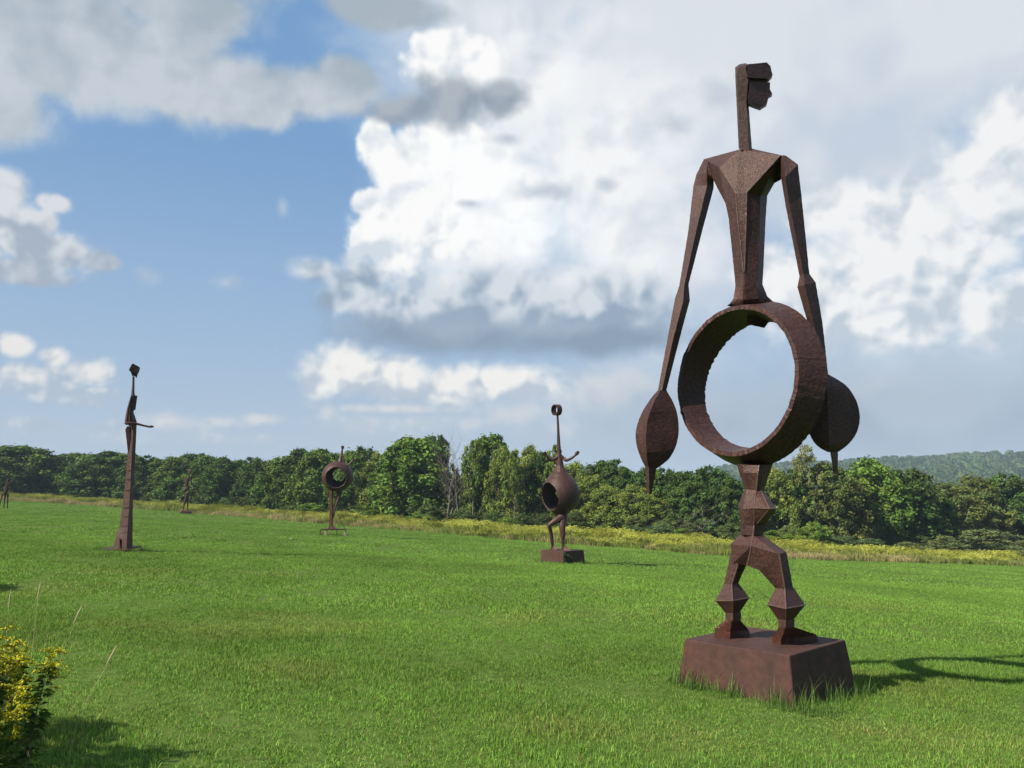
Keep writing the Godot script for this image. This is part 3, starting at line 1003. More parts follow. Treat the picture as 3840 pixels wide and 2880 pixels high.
func make_meadow():
	# three kinds of growth: leafy goldenrod in flower, green stems, dry tan grass
	var r := RandomNumberGenerator.new()
	r.seed = 8
	var gold := Bag.new()
	for i in 26:
		var p := v(r.randf_range(-0.55, 0.55), 0, r.randf_range(-0.55, 0.55))
		var h := r.randf_range(0.7, 1.1)
		for k in 12:
			var y := h * r.randf_range(0.1, 0.85)
			var a := r.randf() * TAU
			var out := v(cos(a), 0.25, sin(a)) * r.randf_range(0.08, 0.16)
			var c := Color(0.15, 0.21, 0.04) * r.randf_range(0.7, 1.2)
			gold.ctri(p + v(0, y, 0) + v(-out.z, 0, out.x) * 0.2, p + v(0, y, 0) - v(-out.z, 0, out.x) * 0.2, p + v(0, y, 0) + out, c)
		for k in 4:
			var a := r.randf() * TAU
			var s := r.randf_range(0.03, 0.08)
			var q := p + v(cos(a) * 0.07, h + r.randf_range(-0.14, 0.05), sin(a) * 0.07)
			var c := Color(0.36, 0.39, 0.07) * r.randf_range(0.6, 1.1)
			gold.ctri(q - v(s, 0, 0), q + v(0, s * 0.8, s * 0.4), q + v(s, 0, 0), c)
			gold.ctri(q - v(0, 0, s), q + v(0, s * 0.8, 0), q + v(0, 0, s), c)
	var leafy_ := Bag.new()
	for i in 60:
		var p := v(r.randf_range(-0.6, 0.6), 0, r.randf_range(-0.6, 0.6))
		blade(leafy_, p, r.randf_range(0.5, 1.0), r.randf_range(0.03, 0.06), v(r.randfn(), 0, r.randfn()) * 0.2, Color(0.17, 0.22, 0.045) * r.randf_range(0.65, 1.25), r)
	var tan_ := Bag.new()
	for i in 80:
		var p := v(r.randf_range(-0.6, 0.6), 0, r.randf_range(-0.6, 0.6))
		var c := Color(0.36, 0.30, 0.16) * r.randf_range(0.6, 1.2)
		if i % 3 == 0: c = Color(0.17, 0.20, 0.05)
		blade(tan_, p, r.randf_range(0.4, 0.85), r.randf_range(0.02, 0.045), v(r.randfn(), 0, r.randfn()) * 0.16, c, r)
	var spots := [[], [], []]
	var cols := [[], [], []]
	for i in 28500:
		var tx := rng.randf_range(-1.05, 1.05)
		var e := edge_at(tx)
		var back := rng.randf() * rng.randf_range(0.6, 1.0)
		var d := e + back * 32.0
		var x := tx * d
		var front := 1.0 - smoothstep(0.02, 0.22 + 0.1 * patchy.get_noise_2d(x * 0.5, d * 0.5), back)
		var dryish := patchy.get_noise_2d(x * 0.35, 30.0)
		var k := 1
		var roll := rng.randf()
		if roll < front * (0.75 + 1.2 * dryish) + 0.10: k = 2
		elif roll < 0.62 + 0.6 * patchy.get_noise_2d(x * 0.4 + 90.0, d * 0.4): k = 0
		var s := rng.randf_range(0.55, 1.05) * (0.75 if back < 0.03 else 1.0) * (1.0 + 0.8 * patchy.get_noise_2d(x * 1.6, d * 1.6))
		spots[k].append(Transform3D(Basis(Vector3.UP, rng.randf() * TAU).scaled(v(s * 1.2, s, s * 1.2)), on_ground(x, -d)))
		var c := rng.randf_range(0.8, 1.2)
		cols[k].append(Color(c, c, c))
	var field := Node3D.new()
	field.name = "meadow"
	add_child(field, true)
	tag(field, "tall yellow goldenrod and tan grass meadow between lawn and forest", "meadow", "", "stuff")
	scatter(gold.mesh(), spots[0], cols[0], M.petal, "goldenrod", field)
	scatter(leafy_.mesh(), spots[1], cols[1], M.blade, "green_stems", field)
	scatter(tan_.mesh(), spots[2], cols[2], M.blade, "dry_grass", field)

# ---------------------------------------------------------------- sculptures

# a short wide pipe: axis, radius, wall, near edge and far edge by bearing, with torch-cut uneven edges
func pipe(c: Vector3, axis: Vector3, radius: float, wall: float, near: float, far: float, step_at := -1.0, step_by := 0.0, n := 110, amp := 0.004, jag := 0.012, radius_far := -1.0, wall_far := -1.0) -> ArrayMesh:
	if radius_far < 0.0: radius_far = radius
	if wall_far < 0.0: wall_far = wall
	var b := Bag.new()
	var up := Vector3.UP
	var s := up.cross(axis).normalized()
	if s.x < 0.0: s = -s
	up = s.cross(axis).normalized()
	if up.y < 0.0: up = -up
	var prev := []
	for i in n + 1:
		var a := TAU * (i % n) / n
		var dir := s * cos(a) + up * sin(a)
		var o0 := near + jag * (0.45 * wob.get_noise_2d(cos(a) * 5.0, sin(a) * 5.0) + 0.25 * wob.get_noise_2d(cos(a) * 37.0, sin(a) * 37.0))
		var o1 := far + jag * wob.get_noise_2d(cos(a) * 14.0 + 30.0, sin(a) * 14.0)
		if step_at >= 0.0 and a > step_at and a < step_at + 3.3: o1 += step_by * (1.0 - smoothstep(step_at + 0.7, step_at + 2.3, a))
		var row := []
		var m := 20
		for k in m + 1: row.append(rough(c + dir * lerpf(radius, radius_far, float(k) / m) + axis * lerpf(o0, o1, float(k) / m), amp))
		for k in m + 1: row.append(rough(c + dir * lerpf(radius_far - wall_far, radius - wall, float(k) / m) + axis * lerpf(o1, o0, float(k) / m), amp))
		if i > 0:
			for k in row.size():
				var k1 := (k + 1) % row.size()
				b.quad(prev[k], prev[k1], row[k1], row[k])
		prev = row
	return b.mesh()


func big_figure():
	var t := thing("figure_sculpture", "big rusted steel figure with a hollow ring belly on a brown pedestal", "sculpture", v(2.742, -0.52, -9.011))
	var neck := [[v(-0.078,6.109,0.011), v(-0.078,6.059,0.081), v(0.015,6.048,0.091), v(0.072,6.081,0.031), v(0.094,6.167,-0.119), v(0.002,6.181,-0.129)], [v(-0.081,6.460,0.011), v(-0.080,6.419,0.081), v(0.014,6.411,0.091), v(0.061,6.444,0.031), v(0.080,6.524,-0.109), v(-0.010,6.528,-0.109)], [v(-0.083,6.730,0.011), v(-0.085,6.679,0.091), v(0.011,6.669,0.091), v(0.052,6.703,0.031), v(0.080,6.812,-0.129), v(-0.009,6.810,-0.119)]]
	var head := [[v(-0.083,6.730,0.011), v(-0.085,6.679,0.091), v(0.011,6.669,0.091), v(0.052,6.703,0.031), v(0.080,6.812,-0.129), v(-0.009,6.810,-0.119)], [v(-0.086,6.962,0.011), v(-0.095,6.898,0.111), v(0.033,6.904,0.111), v(0.081,6.942,0.041), v(0.131,7.097,-0.189), v(0.009,7.086,-0.169)], [v(-0.083,7.120,0.011), v(-0.093,7.051,0.111), v(0.012,7.075,0.111), v(0.069,7.124,0.041), v(0.119,7.276,-0.189), v(0.008,7.251,-0.169)], [v(-0.034,7.155,-0.009), v(-0.036,7.116,0.061), v(0.015,7.121,0.071), v(0.066,7.155,0.021), v(0.091,7.259,-0.139), v(0.013,7.231,-0.109)]]
	var brow := [[v(0.029,7.094,0.131), v(0.297,7.186,0.009), v(0.348,7.152,-0.015), v(0.373,7.047,-0.029), v(0.322,6.988,-0.007), v(0.015,6.928,0.134)], [v(0.066,7.125,-0.006), v(0.334,7.217,-0.128), v(0.385,7.183,-0.152), v(0.410,7.079,-0.166), v(0.359,7.019,-0.144), v(0.052,6.960,-0.002)]]
	var eye_band := [[v(0.052,6.966,0.066), v(0.324,7.026,-0.058), v(0.317,6.957,-0.056), v(0.049,6.895,0.066)], [v(0.081,6.990,-0.039), v(0.353,7.050,-0.163), v(0.346,6.981,-0.162), v(0.078,6.919,-0.039)]]
	var face := [[v(0.059,6.893,0.096), v(0.342,6.958,-0.034), v(0.335,6.870,-0.032), v(0.366,6.814,-0.047), v(0.316,6.779,-0.025), v(0.282,6.671,-0.011), v(0.187,6.598,0.031), v(0.027,6.615,0.106), v(0.018,6.672,0.111)], [v(0.091,6.919,-0.020), v(0.373,6.985,-0.149), v(0.366,6.896,-0.148), v(0.397,6.840,-0.163), v(0.347,6.805,-0.141), v(0.313,6.698,-0.127), v(0.218,6.625,-0.085), v(0.058,6.642,-0.010), v(0.050,6.699,-0.005)]]
	var torso := [[v(-0.242,5.453,-0.039), v(-0.180,5.490,0.171), v(-0.065,5.488,0.211), v(0.117,5.482,0.131), v(0.241,5.537,-0.009), v(0.084,5.605,-0.289)], [v(-0.217,5.260,-0.019), v(-0.168,5.163,0.181), v(-0.082,5.180,0.211), v(0.094,5.181,0.131), v(0.210,5.257,-0.009), v(0.068,5.349,-0.269)], [v(-0.181,4.546,0.011), v(-0.124,4.570,0.171), v(-0.115,4.567,0.171), v(0.048,4.500,0.131), v(0.143,4.546,0.011), v(0.016,4.606,-0.189)], [v(-0.183,4.445,0.031), v(-0.134,4.409,0.171), v(-0.115,4.409,0.171), v(0.035,4.433,0.131), v(0.134,4.471,0.011), v(0.023,4.517,-0.169)], [v(-0.217,4.291,0.051), v(-0.135,4.254,0.151), v(-0.109,4.254,0.151), v(0.038,4.274,0.121), v(0.178,4.323,0.031), v(0.040,4.408,-0.169)], [v(-0.253,4.239,0.031), v(-0.130,4.201,0.081), v(-0.090,4.198,0.081), v(0.084,4.219,0.071), v(0.241,4.269,0.021), v(0.023,4.271,-0.129)], [v(-0.276,4.222,-0.009), v(-0.114,4.170,0.021), v(-0.074,4.169,0.021), v(0.112,4.193,0.021), v(0.282,4.245,-0.009), v(0.009,4.199,-0.089)]]
	var upper_arm_a := [[v(-0.363,6.194,-0.509), v(-0.356,6.107,-0.369), v(-0.326,5.983,-0.349), v(-0.301,6.240,-0.609)], [v(-0.452,6.013,-0.549), v(-0.373,5.949,-0.349), v(-0.282,5.896,-0.369), v(-0.291,6.115,-0.669)], [v(-0.488,5.872,-0.569), v(-0.361,5.816,-0.389), v(-0.258,5.814,-0.489), v(-0.326,5.912,-0.689)], [v(-0.573,5.303,-0.529), v(-0.508,5.257,-0.389), v(-0.414,5.283,-0.469), v(-0.453,5.343,-0.649)], [v(-0.720,4.575,-0.469), v(-0.674,4.564,-0.399), v(-0.611,4.590,-0.449), v(-0.646,4.604,-0.539)]]
	var forearm_a := [[v(-0.720,4.575,-0.469), v(-0.674,4.564,-0.399), v(-0.611,4.590,-0.449), v(-0.646,4.604,-0.539)], [v(-0.776,4.417,-0.469), v(-0.701,4.361,-0.359), v(-0.601,4.392,-0.449), v(-0.656,4.439,-0.589)], [v(-0.889,3.890,-0.449), v(-0.837,3.877,-0.379), v(-0.748,3.888,-0.439), v(-0.798,3.907,-0.539)], [v(-1.015,3.300,-0.429), v(-0.978,3.284,-0.379), v(-0.917,3.292,-0.419), v(-0.954,3.304,-0.489)]]
	var hand_a := [[v(-1.017,3.297,-0.409), v(-0.997,3.293,-0.377), v(-0.918,3.297,-0.409), v(-0.962,3.301,-0.441)], [v(-1.035,3.279,-0.409), v(-1.008,3.273,-0.368), v(-0.908,3.279,-0.409), v(-0.964,3.284,-0.450)], [v(-1.058,3.253,-0.409), v(-1.023,3.246,-0.356), v(-0.894,3.253,-0.409), v(-0.966,3.259,-0.462)], [v(-1.079,3.230,-0.409), v(-1.038,3.222,-0.345), v(-0.881,3.230,-0.409), v(-0.968,3.237,-0.473)], [v(-1.093,3.212,-0.409), v(-1.050,3.204,-0.338), v(-0.871,3.212,-0.409), v(-0.969,3.221,-0.480)], [v(-1.108,3.194,-0.409), v(-1.063,3.185,-0.330), v(-0.861,3.194,-0.409), v(-0.969,3.203,-0.489)], [v(-1.128,3.165,-0.409), v(-1.079,3.155,-0.319), v(-0.848,3.165,-0.409), v(-0.971,3.175,-0.499)], [v(-1.155,3.127,-0.409), v(-1.099,3.116,-0.305), v(-0.831,3.127,-0.409), v(-0.973,3.138,-0.513)], [v(-1.182,3.084,-0.409), v(-1.120,3.072,-0.291), v(-0.815,3.084,-0.409), v(-0.976,3.096,-0.527)], [v(-1.207,3.042,-0.409), v(-1.139,3.029,-0.279), v(-0.803,3.042,-0.409), v(-0.981,3.055,-0.539)], [v(-1.229,2.998,-0.409), v(-1.154,2.986,-0.279), v(-0.795,2.998,-0.409), v(-0.988,3.010,-0.539)], [v(-1.250,2.951,-0.409), v(-1.167,2.940,-0.279), v(-0.789,2.951,-0.409), v(-0.996,2.963,-0.539)], [v(-1.268,2.898,-0.409), v(-1.178,2.887,-0.279), v(-0.785,2.898,-0.409), v(-1.003,2.909,-0.539)], [v(-1.284,2.841,-0.409), v(-1.186,2.831,-0.279), v(-0.784,2.841,-0.409), v(-1.010,2.851,-0.539)], [v(-1.293,2.784,-0.409), v(-1.191,2.775,-0.279), v(-0.788,2.784,-0.409), v(-1.017,2.793,-0.539)], [v(-1.293,2.728,-0.409), v(-1.194,2.719,-0.279), v(-0.797,2.728,-0.409), v(-1.022,2.736,-0.539)], [v(-1.288,2.672,-0.409), v(-1.194,2.664,-0.279), v(-0.811,2.672,-0.409), v(-1.026,2.680,-0.539)], [v(-1.278,2.618,-0.409), v(-1.193,2.611,-0.279), v(-0.831,2.618,-0.409), v(-1.031,2.625,-0.539)], [v(-1.262,2.565,-0.409), v(-1.191,2.559,-0.279), v(-0.857,2.565,-0.409), v(-1.036,2.571,-0.539)], [v(-1.244,2.516,-0.409), v(-1.185,2.511,-0.293), v(-0.888,2.516,-0.409), v(-1.045,2.521,-0.525)], [v(-1.229,2.478,-0.409), v(-1.180,2.474,-0.308), v(-0.918,2.478,-0.409), v(-1.056,2.482,-0.510)], [v(-1.216,2.450,-0.409), v(-1.174,2.447,-0.323), v(-0.951,2.450,-0.409), v(-1.068,2.453,-0.495)], [v(-1.204,2.426,-0.409), v(-1.168,2.424,-0.337), v(-0.983,2.426,-0.409), v(-1.081,2.428,-0.481)], [v(-1.192,2.404,-0.409), v(-1.163,2.402,-0.351), v(-1.013,2.404,-0.409), v(-1.092,2.406,-0.467)], [v(-1.180,2.385,-0.409), v(-1.157,2.384,-0.364), v(-1.041,2.385,-0.409), v(-1.103,2.386,-0.454)], [v(-1.172,2.372,-0.409), v(-1.153,2.371,-0.373), v(-1.061,2.372,-0.409), v(-1.110,2.373,-0.445)]]
	var finger_a := [[v(-1.187,2.398,-0.409), v(-1.160,2.385,-0.329), v(-1.057,2.398,-0.409), v(-1.106,2.408,-0.489)], [v(-1.173,2.093,-0.409), v(-1.151,2.084,-0.379), v(-1.121,2.083,-0.409), v(-1.142,2.092,-0.439)]]
	var upper_arm_b := [[v(0.245,5.813,0.491), v(0.241,5.781,0.551), v(0.291,5.791,0.531), v(0.313,5.860,0.391)], [v(0.264,5.578,0.411), v(0.236,5.508,0.631), v(0.400,5.675,0.571), v(0.405,5.751,0.261)], [v(0.302,5.244,0.411), v(0.285,5.226,0.571), v(0.445,5.340,0.511), v(0.436,5.375,0.311)], [v(0.417,4.458,0.411), v(0.438,4.458,0.481), v(0.520,4.477,0.431), v(0.504,4.499,0.331)]]
	var forearm_b := [[v(0.417,4.458,0.411), v(0.438,4.458,0.481), v(0.520,4.477,0.431), v(0.504,4.499,0.331)], [v(0.396,4.339,0.391), v(0.427,4.334,0.521), v(0.580,4.378,0.441), v(0.564,4.412,0.261)], [v(0.499,3.934,0.371), v(0.529,3.915,0.461), v(0.651,3.945,0.391), v(0.632,3.963,0.271)], [v(0.656,3.371,0.311), v(0.664,3.358,0.371), v(0.713,3.372,0.321), v(0.715,3.383,0.251)]]
	var hand_b := [[v(0.667,3.381,0.311), v(0.689,3.379,0.328), v(0.720,3.381,0.311), v(0.700,3.384,0.294)], [v(0.652,3.367,0.311), v(0.684,3.363,0.341), v(0.744,3.367,0.311), v(0.709,3.371,0.281)], [v(0.630,3.347,0.311), v(0.677,3.340,0.358), v(0.778,3.347,0.311), v(0.722,3.354,0.264)], [v(0.610,3.326,0.311), v(0.671,3.317,0.376), v(0.811,3.326,0.311), v(0.736,3.335,0.246)], [v(0.594,3.304,0.311), v(0.665,3.293,0.392), v(0.846,3.304,0.311), v(0.752,3.315,0.230)], [v(0.577,3.280,0.311), v(0.658,3.267,0.408), v(0.881,3.280,0.311), v(0.768,3.293,0.214)], [v(0.559,3.252,0.311), v(0.652,3.237,0.424), v(0.911,3.252,0.311), v(0.780,3.266,0.198)], [v(0.538,3.219,0.311), v(0.650,3.204,0.431), v(0.938,3.219,0.311), v(0.786,3.234,0.191)], [v(0.518,3.183,0.311), v(0.649,3.168,0.431), v(0.962,3.183,0.311), v(0.788,3.198,0.191)], [v(0.502,3.145,0.311), v(0.648,3.131,0.431), v(0.984,3.145,0.311), v(0.791,3.159,0.191)], [v(0.489,3.104,0.311), v(0.647,3.091,0.431), v(1.003,3.104,0.311), v(0.794,3.118,0.191)], [v(0.478,3.060,0.311), v(0.646,3.047,0.431), v(1.018,3.060,0.311), v(0.796,3.073,0.191)], [v(0.468,3.011,0.311), v(0.646,2.999,0.431), v(1.029,3.011,0.311), v(0.797,3.023,0.191)], [v(0.460,2.958,0.311), v(0.646,2.947,0.431), v(1.036,2.958,0.311), v(0.796,2.970,0.191)], [v(0.457,2.905,0.311), v(0.646,2.894,0.431), v(1.036,2.905,0.311), v(0.795,2.916,0.191)], [v(0.458,2.852,0.311), v(0.645,2.842,0.431), v(1.028,2.852,0.311), v(0.791,2.862,0.191)], [v(0.463,2.799,0.311), v(0.643,2.790,0.431), v(1.014,2.799,0.311), v(0.787,2.809,0.191)], [v(0.472,2.754,0.311), v(0.642,2.745,0.431), v(0.997,2.754,0.311), v(0.782,2.762,0.191)], [v(0.484,2.716,0.311), v(0.642,2.708,0.431), v(0.976,2.716,0.311), v(0.778,2.724,0.191)], [v(0.499,2.682,0.311), v(0.642,2.674,0.431), v(0.953,2.682,0.311), v(0.774,2.690,0.191)], [v(0.517,2.650,0.311), v(0.642,2.643,0.431), v(0.927,2.650,0.311), v(0.770,2.658,0.191)], [v(0.538,2.621,0.311), v(0.642,2.615,0.428), v(0.898,2.621,0.311), v(0.765,2.628,0.194)], [v(0.563,2.595,0.311), v(0.649,2.590,0.410), v(0.868,2.595,0.311), v(0.755,2.600,0.212)], [v(0.597,2.570,0.311), v(0.658,2.566,0.388), v(0.836,2.570,0.311), v(0.747,2.574,0.234)], [v(0.637,2.548,0.311), v(0.669,2.545,0.364), v(0.801,2.548,0.311), v(0.740,2.551,0.258)], [v(0.666,2.533,0.311), v(0.677,2.531,0.347), v(0.776,2.533,0.311), v(0.735,2.534,0.275)]]
	var finger_b := [[v(0.691,2.545,0.311), v(0.689,2.531,0.381), v(0.778,2.543,0.311), v(0.766,2.550,0.241)], [v(0.718,2.302,0.311), v(0.720,2.297,0.341), v(0.764,2.302,0.311), v(0.753,2.304,0.281)]]
	var torn_tab := [[v(-0.054,4.015,-0.029), v(0.051,3.987,-0.029), v(0.150,3.967,-0.029), v(0.185,4.018,-0.029), v(0.237,4.067,-0.029), v(0.148,4.134,-0.029), v(-0.033,4.157,-0.029)], [v(-0.036,4.031,-0.089), v(0.070,4.003,-0.089), v(0.166,3.984,-0.089), v(0.202,4.034,-0.089), v(0.252,4.080,-0.089), v(0.167,4.147,-0.089), v(-0.015,4.170,-0.089)]]
	var waist := [[v(-0.243,2.416,0.031), v(-0.204,2.397,0.131), v(-0.048,2.395,0.211), v(0.000,2.398,0.191), v(0.141,2.418,0.091), v(0.024,2.434,-0.189)], [v(-0.218,2.322,0.031), v(-0.200,2.312,0.151), v(-0.070,2.311,0.231), v(-0.010,2.312,0.191), v(0.107,2.320,0.081), v(0.002,2.325,-0.129)], [v(-0.171,2.142,0.051), v(-0.166,2.134,0.111), v(-0.086,2.122,0.191), v(-0.031,2.120,0.171), v(0.027,2.122,0.091), v(-0.036,2.138,-0.049)], [v(-0.249,1.943,0.031), v(-0.231,1.922,0.171), v(-0.143,1.935,0.291), v(-0.017,1.932,0.411), v(0.091,1.931,0.311), v(0.005,1.952,-0.189)], [v(-0.226,1.749,0.051), v(-0.234,1.746,0.151), v(-0.128,1.748,0.211), v(-0.109,1.748,0.201), v(0.027,1.757,0.111), v(-0.051,1.758,-0.049)], [v(-0.236,1.646,0.051), v(-0.235,1.643,0.141), v(-0.144,1.642,0.211), v(-0.095,1.641,0.191), v(-0.011,1.643,0.111), v(-0.056,1.646,-0.049)]]
	var thigh_a := [[v(-0.325,1.434,-0.049), v(-0.279,1.321,0.071), v(-0.180,1.310,0.031), v(-0.201,1.413,-0.149)], [v(-0.397,1.099,-0.089), v(-0.338,1.103,0.011), v(-0.251,1.113,-0.049), v(-0.293,1.106,-0.169)]]
	var lower_leg_a := [[v(-0.397,1.099,-0.089), v(-0.338,1.103,0.011), v(-0.251,1.113,-0.049), v(-0.293,1.106,-0.169)], [v(-0.504,0.919,-0.069), v(-0.372,0.948,0.151), v(-0.134,0.954,-0.049), v(-0.261,0.921,-0.289)], [v(-0.403,0.795,-0.069), v(-0.344,0.797,0.031), v(-0.244,0.804,-0.049), v(-0.301,0.795,-0.149)], [v(-0.400,0.785,-0.069), v(-0.345,0.790,0.041), v(-0.231,0.792,-0.049), v(-0.285,0.784,-0.169)], [v(-0.404,0.706,-0.049), v(-0.348,0.710,0.041), v(-0.243,0.711,-0.029), v(-0.293,0.703,-0.149)]]
	var foot_a := [[v(-0.406,0.721,-0.049), v(-0.369,0.725,0.061), v(-0.243,0.711,-0.029), v(-0.293,0.708,-0.149)], [v(-0.511,0.618,-0.106), v(-0.365,0.594,-0.021), v(-0.098,0.578,-0.258), v(-0.171,0.591,-0.462)], [v(-0.514,0.520,-0.116), v(-0.369,0.520,-0.031), v(-0.079,0.520,-0.248), v(-0.181,0.520,-0.462)]]
	var thigh_b := [[v(-0.120,1.286,0.291), v(0.062,1.460,0.411), v(0.182,1.469,0.291), v(0.116,1.404,0.061)], [v(0.049,1.096,0.291), v(0.114,1.102,0.391), v(0.224,1.117,0.311), v(0.174,1.108,0.191)]]
	var lower_leg_b := [[v(0.049,1.096,0.291), v(0.114,1.102,0.391), v(0.224,1.117,0.311), v(0.174,1.108,0.191)], [v(-0.054,0.932,0.311), v(0.062,0.922,0.551), v(0.343,0.929,0.331), v(0.221,0.910,0.071)], [v(0.046,0.783,0.331), v(0.094,0.789,0.441), v(0.211,0.792,0.351), v(0.161,0.780,0.241)], [v(0.046,0.776,0.341), v(0.091,0.784,0.451), v(0.214,0.783,0.351), v(0.164,0.771,0.231)], [v(0.042,0.696,0.351), v(0.087,0.707,0.451), v(0.202,0.706,0.371), v(0.154,0.692,0.251)]]
	var foot_b := [[v(0.040,0.701,0.351), v(0.078,0.719,0.461), v(0.207,0.709,0.371), v(0.154,0.698,0.251)], [v(0.017,0.572,0.207), v(0.069,0.569,0.327), v(0.525,0.589,0.109), v(0.456,0.598,-0.088)], [v(0.016,0.520,0.197), v(0.071,0.520,0.317), v(0.544,0.520,0.109), v(0.465,0.520,-0.088)]]
	var chest := [[v(-0.072,6.081,0.031), v(-0.368,6.189,-0.489), v(-0.285,5.927,-0.109)], [v(-0.072,6.081,0.031), v(-0.285,5.927,-0.109), v(-0.180,5.490,0.171)], [v(-0.285,5.927,-0.109), v(-0.274,5.759,-0.289), v(-0.242,5.453,-0.039)], [v(-0.285,5.927,-0.109), v(-0.242,5.453,-0.039), v(-0.180,5.490,0.171)], [v(-0.368,6.189,-0.489), v(-0.274,5.759,-0.289), v(-0.285,5.927,-0.109)], [v(-0.072,6.081,0.031), v(-0.180,5.490,0.171), v(-0.065,5.488,0.211)], [v(-0.072,6.081,0.031), v(-0.065,5.488,0.211), v(0.239,5.808,0.511)], [v(-0.072,6.081,0.031), v(0.239,5.808,0.511), v(0.062,6.056,0.081)], [v(0.239,5.808,0.511), v(-0.065,5.488,0.211), v(0.117,5.482,0.131)], [v(0.239,5.808,0.511), v(0.117,5.482,0.131), v(0.290,5.642,0.111)], [v(0.239,5.808,0.511), v(0.290,5.642,0.111), v(0.306,5.612,0.291)], [v(0.117,5.482,0.131), v(0.241,5.537,-0.009), v(0.290,5.642,0.111)], [v(0.066,6.190,-0.149), v(-0.368,6.189,-0.489), v(-0.072,6.081,0.031)], [v(0.066,6.190,-0.149), v(0.062,6.056,0.081), v(0.239,5.808,0.511)], [v(0.066,6.190,-0.149), v(0.157,6.006,-0.489), v(-0.368,6.189,-0.489)], [v(0.066,6.190,-0.149), v(0.239,5.808,0.511), v(0.157,6.006,-0.489)], [v(-0.368,6.189,-0.489), v(0.157,6.006,-0.489), v(-0.274,5.759,-0.289)], [v(-0.274,5.759,-0.289), v(0.157,6.006,-0.489), v(-0.242,5.453,-0.039)], [v(0.157,6.006,-0.489), v(0.084,5.605,-0.289), v(-0.242,5.453,-0.039)], [v(0.239,5.808,0.511), v(0.306,5.612,0.291), v(0.157,6.006,-0.489)], [v(0.306,5.612,0.291), v(0.290,5.642,0.111), v(0.157,6.006,-0.489)], [v(0.290,5.642,0.111), v(0.241,5.537,-0.009), v(0.157,6.006,-0.489)], [v(0.241,5.537,-0.009), v(0.084,5.605,-0.289), v(0.157,6.006,-0.489)]]
	var pelvis := [[v(-0.236,1.646,0.051), v(-0.334,1.533,-0.009), v(-0.144,1.642,0.211)], [v(-0.334,1.533,-0.009), v(-0.192,1.532,0.291), v(-0.144,1.642,0.211)], [v(-0.334,1.533,-0.009), v(-0.321,1.327,0.011), v(-0.192,1.532,0.291)], [v(-0.321,1.327,0.011), v(-0.202,1.318,0.091), v(-0.192,1.532,0.291)], [v(-0.202,1.318,0.091), v(-0.222,1.325,0.231), v(-0.192,1.532,0.291)], [v(-0.144,1.642,0.211), v(-0.192,1.532,0.291), v(0.062,1.461,0.411)], [v(-0.144,1.642,0.211), v(0.062,1.461,0.411), v(0.180,1.471,0.291)], [v(-0.144,1.642,0.211), v(0.180,1.471,0.291), v(-0.011,1.643,0.111)], [v(-0.192,1.532,0.291), v(-0.222,1.325,0.231), v(-0.120,1.286,0.291)], [v(-0.192,1.532,0.291), v(-0.120,1.286,0.291), v(0.062,1.461,0.411)], [v(-0.236,1.646,0.051), v(-0.248,1.501,-0.209), v(-0.334,1.533,-0.009)], [v(-0.236,1.646,0.051), v(-0.056,1.646,-0.049), v(-0.248,1.501,-0.209)], [v(-0.056,1.646,-0.049), v(0.114,1.457,-0.089), v(-0.248,1.501,-0.209)], [v(-0.056,1.646,-0.049), v(-0.011,1.643,0.111), v(0.114,1.457,-0.089)], [v(-0.011,1.643,0.111), v(0.180,1.471,0.291), v(0.114,1.457,-0.089)], [v(-0.334,1.533,-0.009), v(-0.248,1.501,-0.209), v(-0.321,1.327,0.011)], [v(-0.248,1.501,-0.209), v(-0.206,1.345,-0.189), v(-0.321,1.327,0.011)], [v(-0.321,1.327,0.011), v(-0.206,1.345,-0.189), v(-0.202,1.318,0.091)], [v(-0.206,1.345,-0.189), v(-0.222,1.325,0.231), v(-0.202,1.318,0.091)], [v(-0.206,1.345,-0.189), v(0.017,1.287,0.031), v(-0.222,1.325,0.231)], [v(0.017,1.287,0.031), v(-0.120,1.286,0.291), v(-0.222,1.325,0.231)], [v(-0.248,1.501,-0.209), v(0.114,1.457,-0.089), v(-0.206,1.345,-0.189)], [v(0.114,1.457,-0.089), v(0.017,1.287,0.031), v(-0.206,1.345,-0.189)], [v(0.180,1.471,0.291), v(0.017,1.287,0.031), v(0.114,1.457,-0.089)], [v(0.180,1.471,0.291), v(0.062,1.461,0.411), v(0.017,1.287,0.031)], [v(0.062,1.461,0.411), v(-0.120,1.286,0.291), v(0.017,1.287,0.031)]]
	part("pedestal", pedestal(0.612, 0.675, 0.52, 0.25, 0.0015), M.plate, t).rotation.y = -0.815
	for f in [foot_a, foot_b]: part("foot", lofted(f, true, false, 0.02, 0.0024), M.red, t)
	for f in [lower_leg_a, lower_leg_b]: part("lower_leg", lofted(f, false, true, 0.02, 0.0024), M.ribbed, t)
	for f in [thigh_a, thigh_b]: part("thigh", lofted(f, false, false, 0.02, 0.0024), M.ribbed, t)
	var b := Bag.new()
	for f in pelvis: facet(b, f[0], f[1], f[2], 0.02, 0.0024)
	part("pelvis", b.mesh(), M.ribbed, t)
	part("waist", lofted(waist, true, false, 0.02, 0.0024), M.ribbed, t)
	across = true
	var ring := part("ring_belly", pipe(v(-0.125, 3.340, 0.0), v(0.8230, -0.0500, -0.5658), 0.852, 0.05, -0.166, 0.166, 1.30, 0.10, 260, 0.003, 0.022, 0.955, 0.225), M.banded, t)
	part("torn_tab", slab(torn_tab[0], torn_tab[1], 0.02, 0.004), M.banded, ring)
	across = false
	var c := Bag.new()
	for f in chest: facet(c, f[0], f[1], f[2], 0.02, 0.0024)
	skin(c, torso, false, true, 0.02, 0.0024)
	part("torso", c.mesh(), M.ribbed, t)
	part("neck", lofted(neck, false, false, 0.02, 0.002), M.ribbed, t)
	var hd := part("head", lofted(head, false, true, 0.02, 0.002), M.ribbed, t)
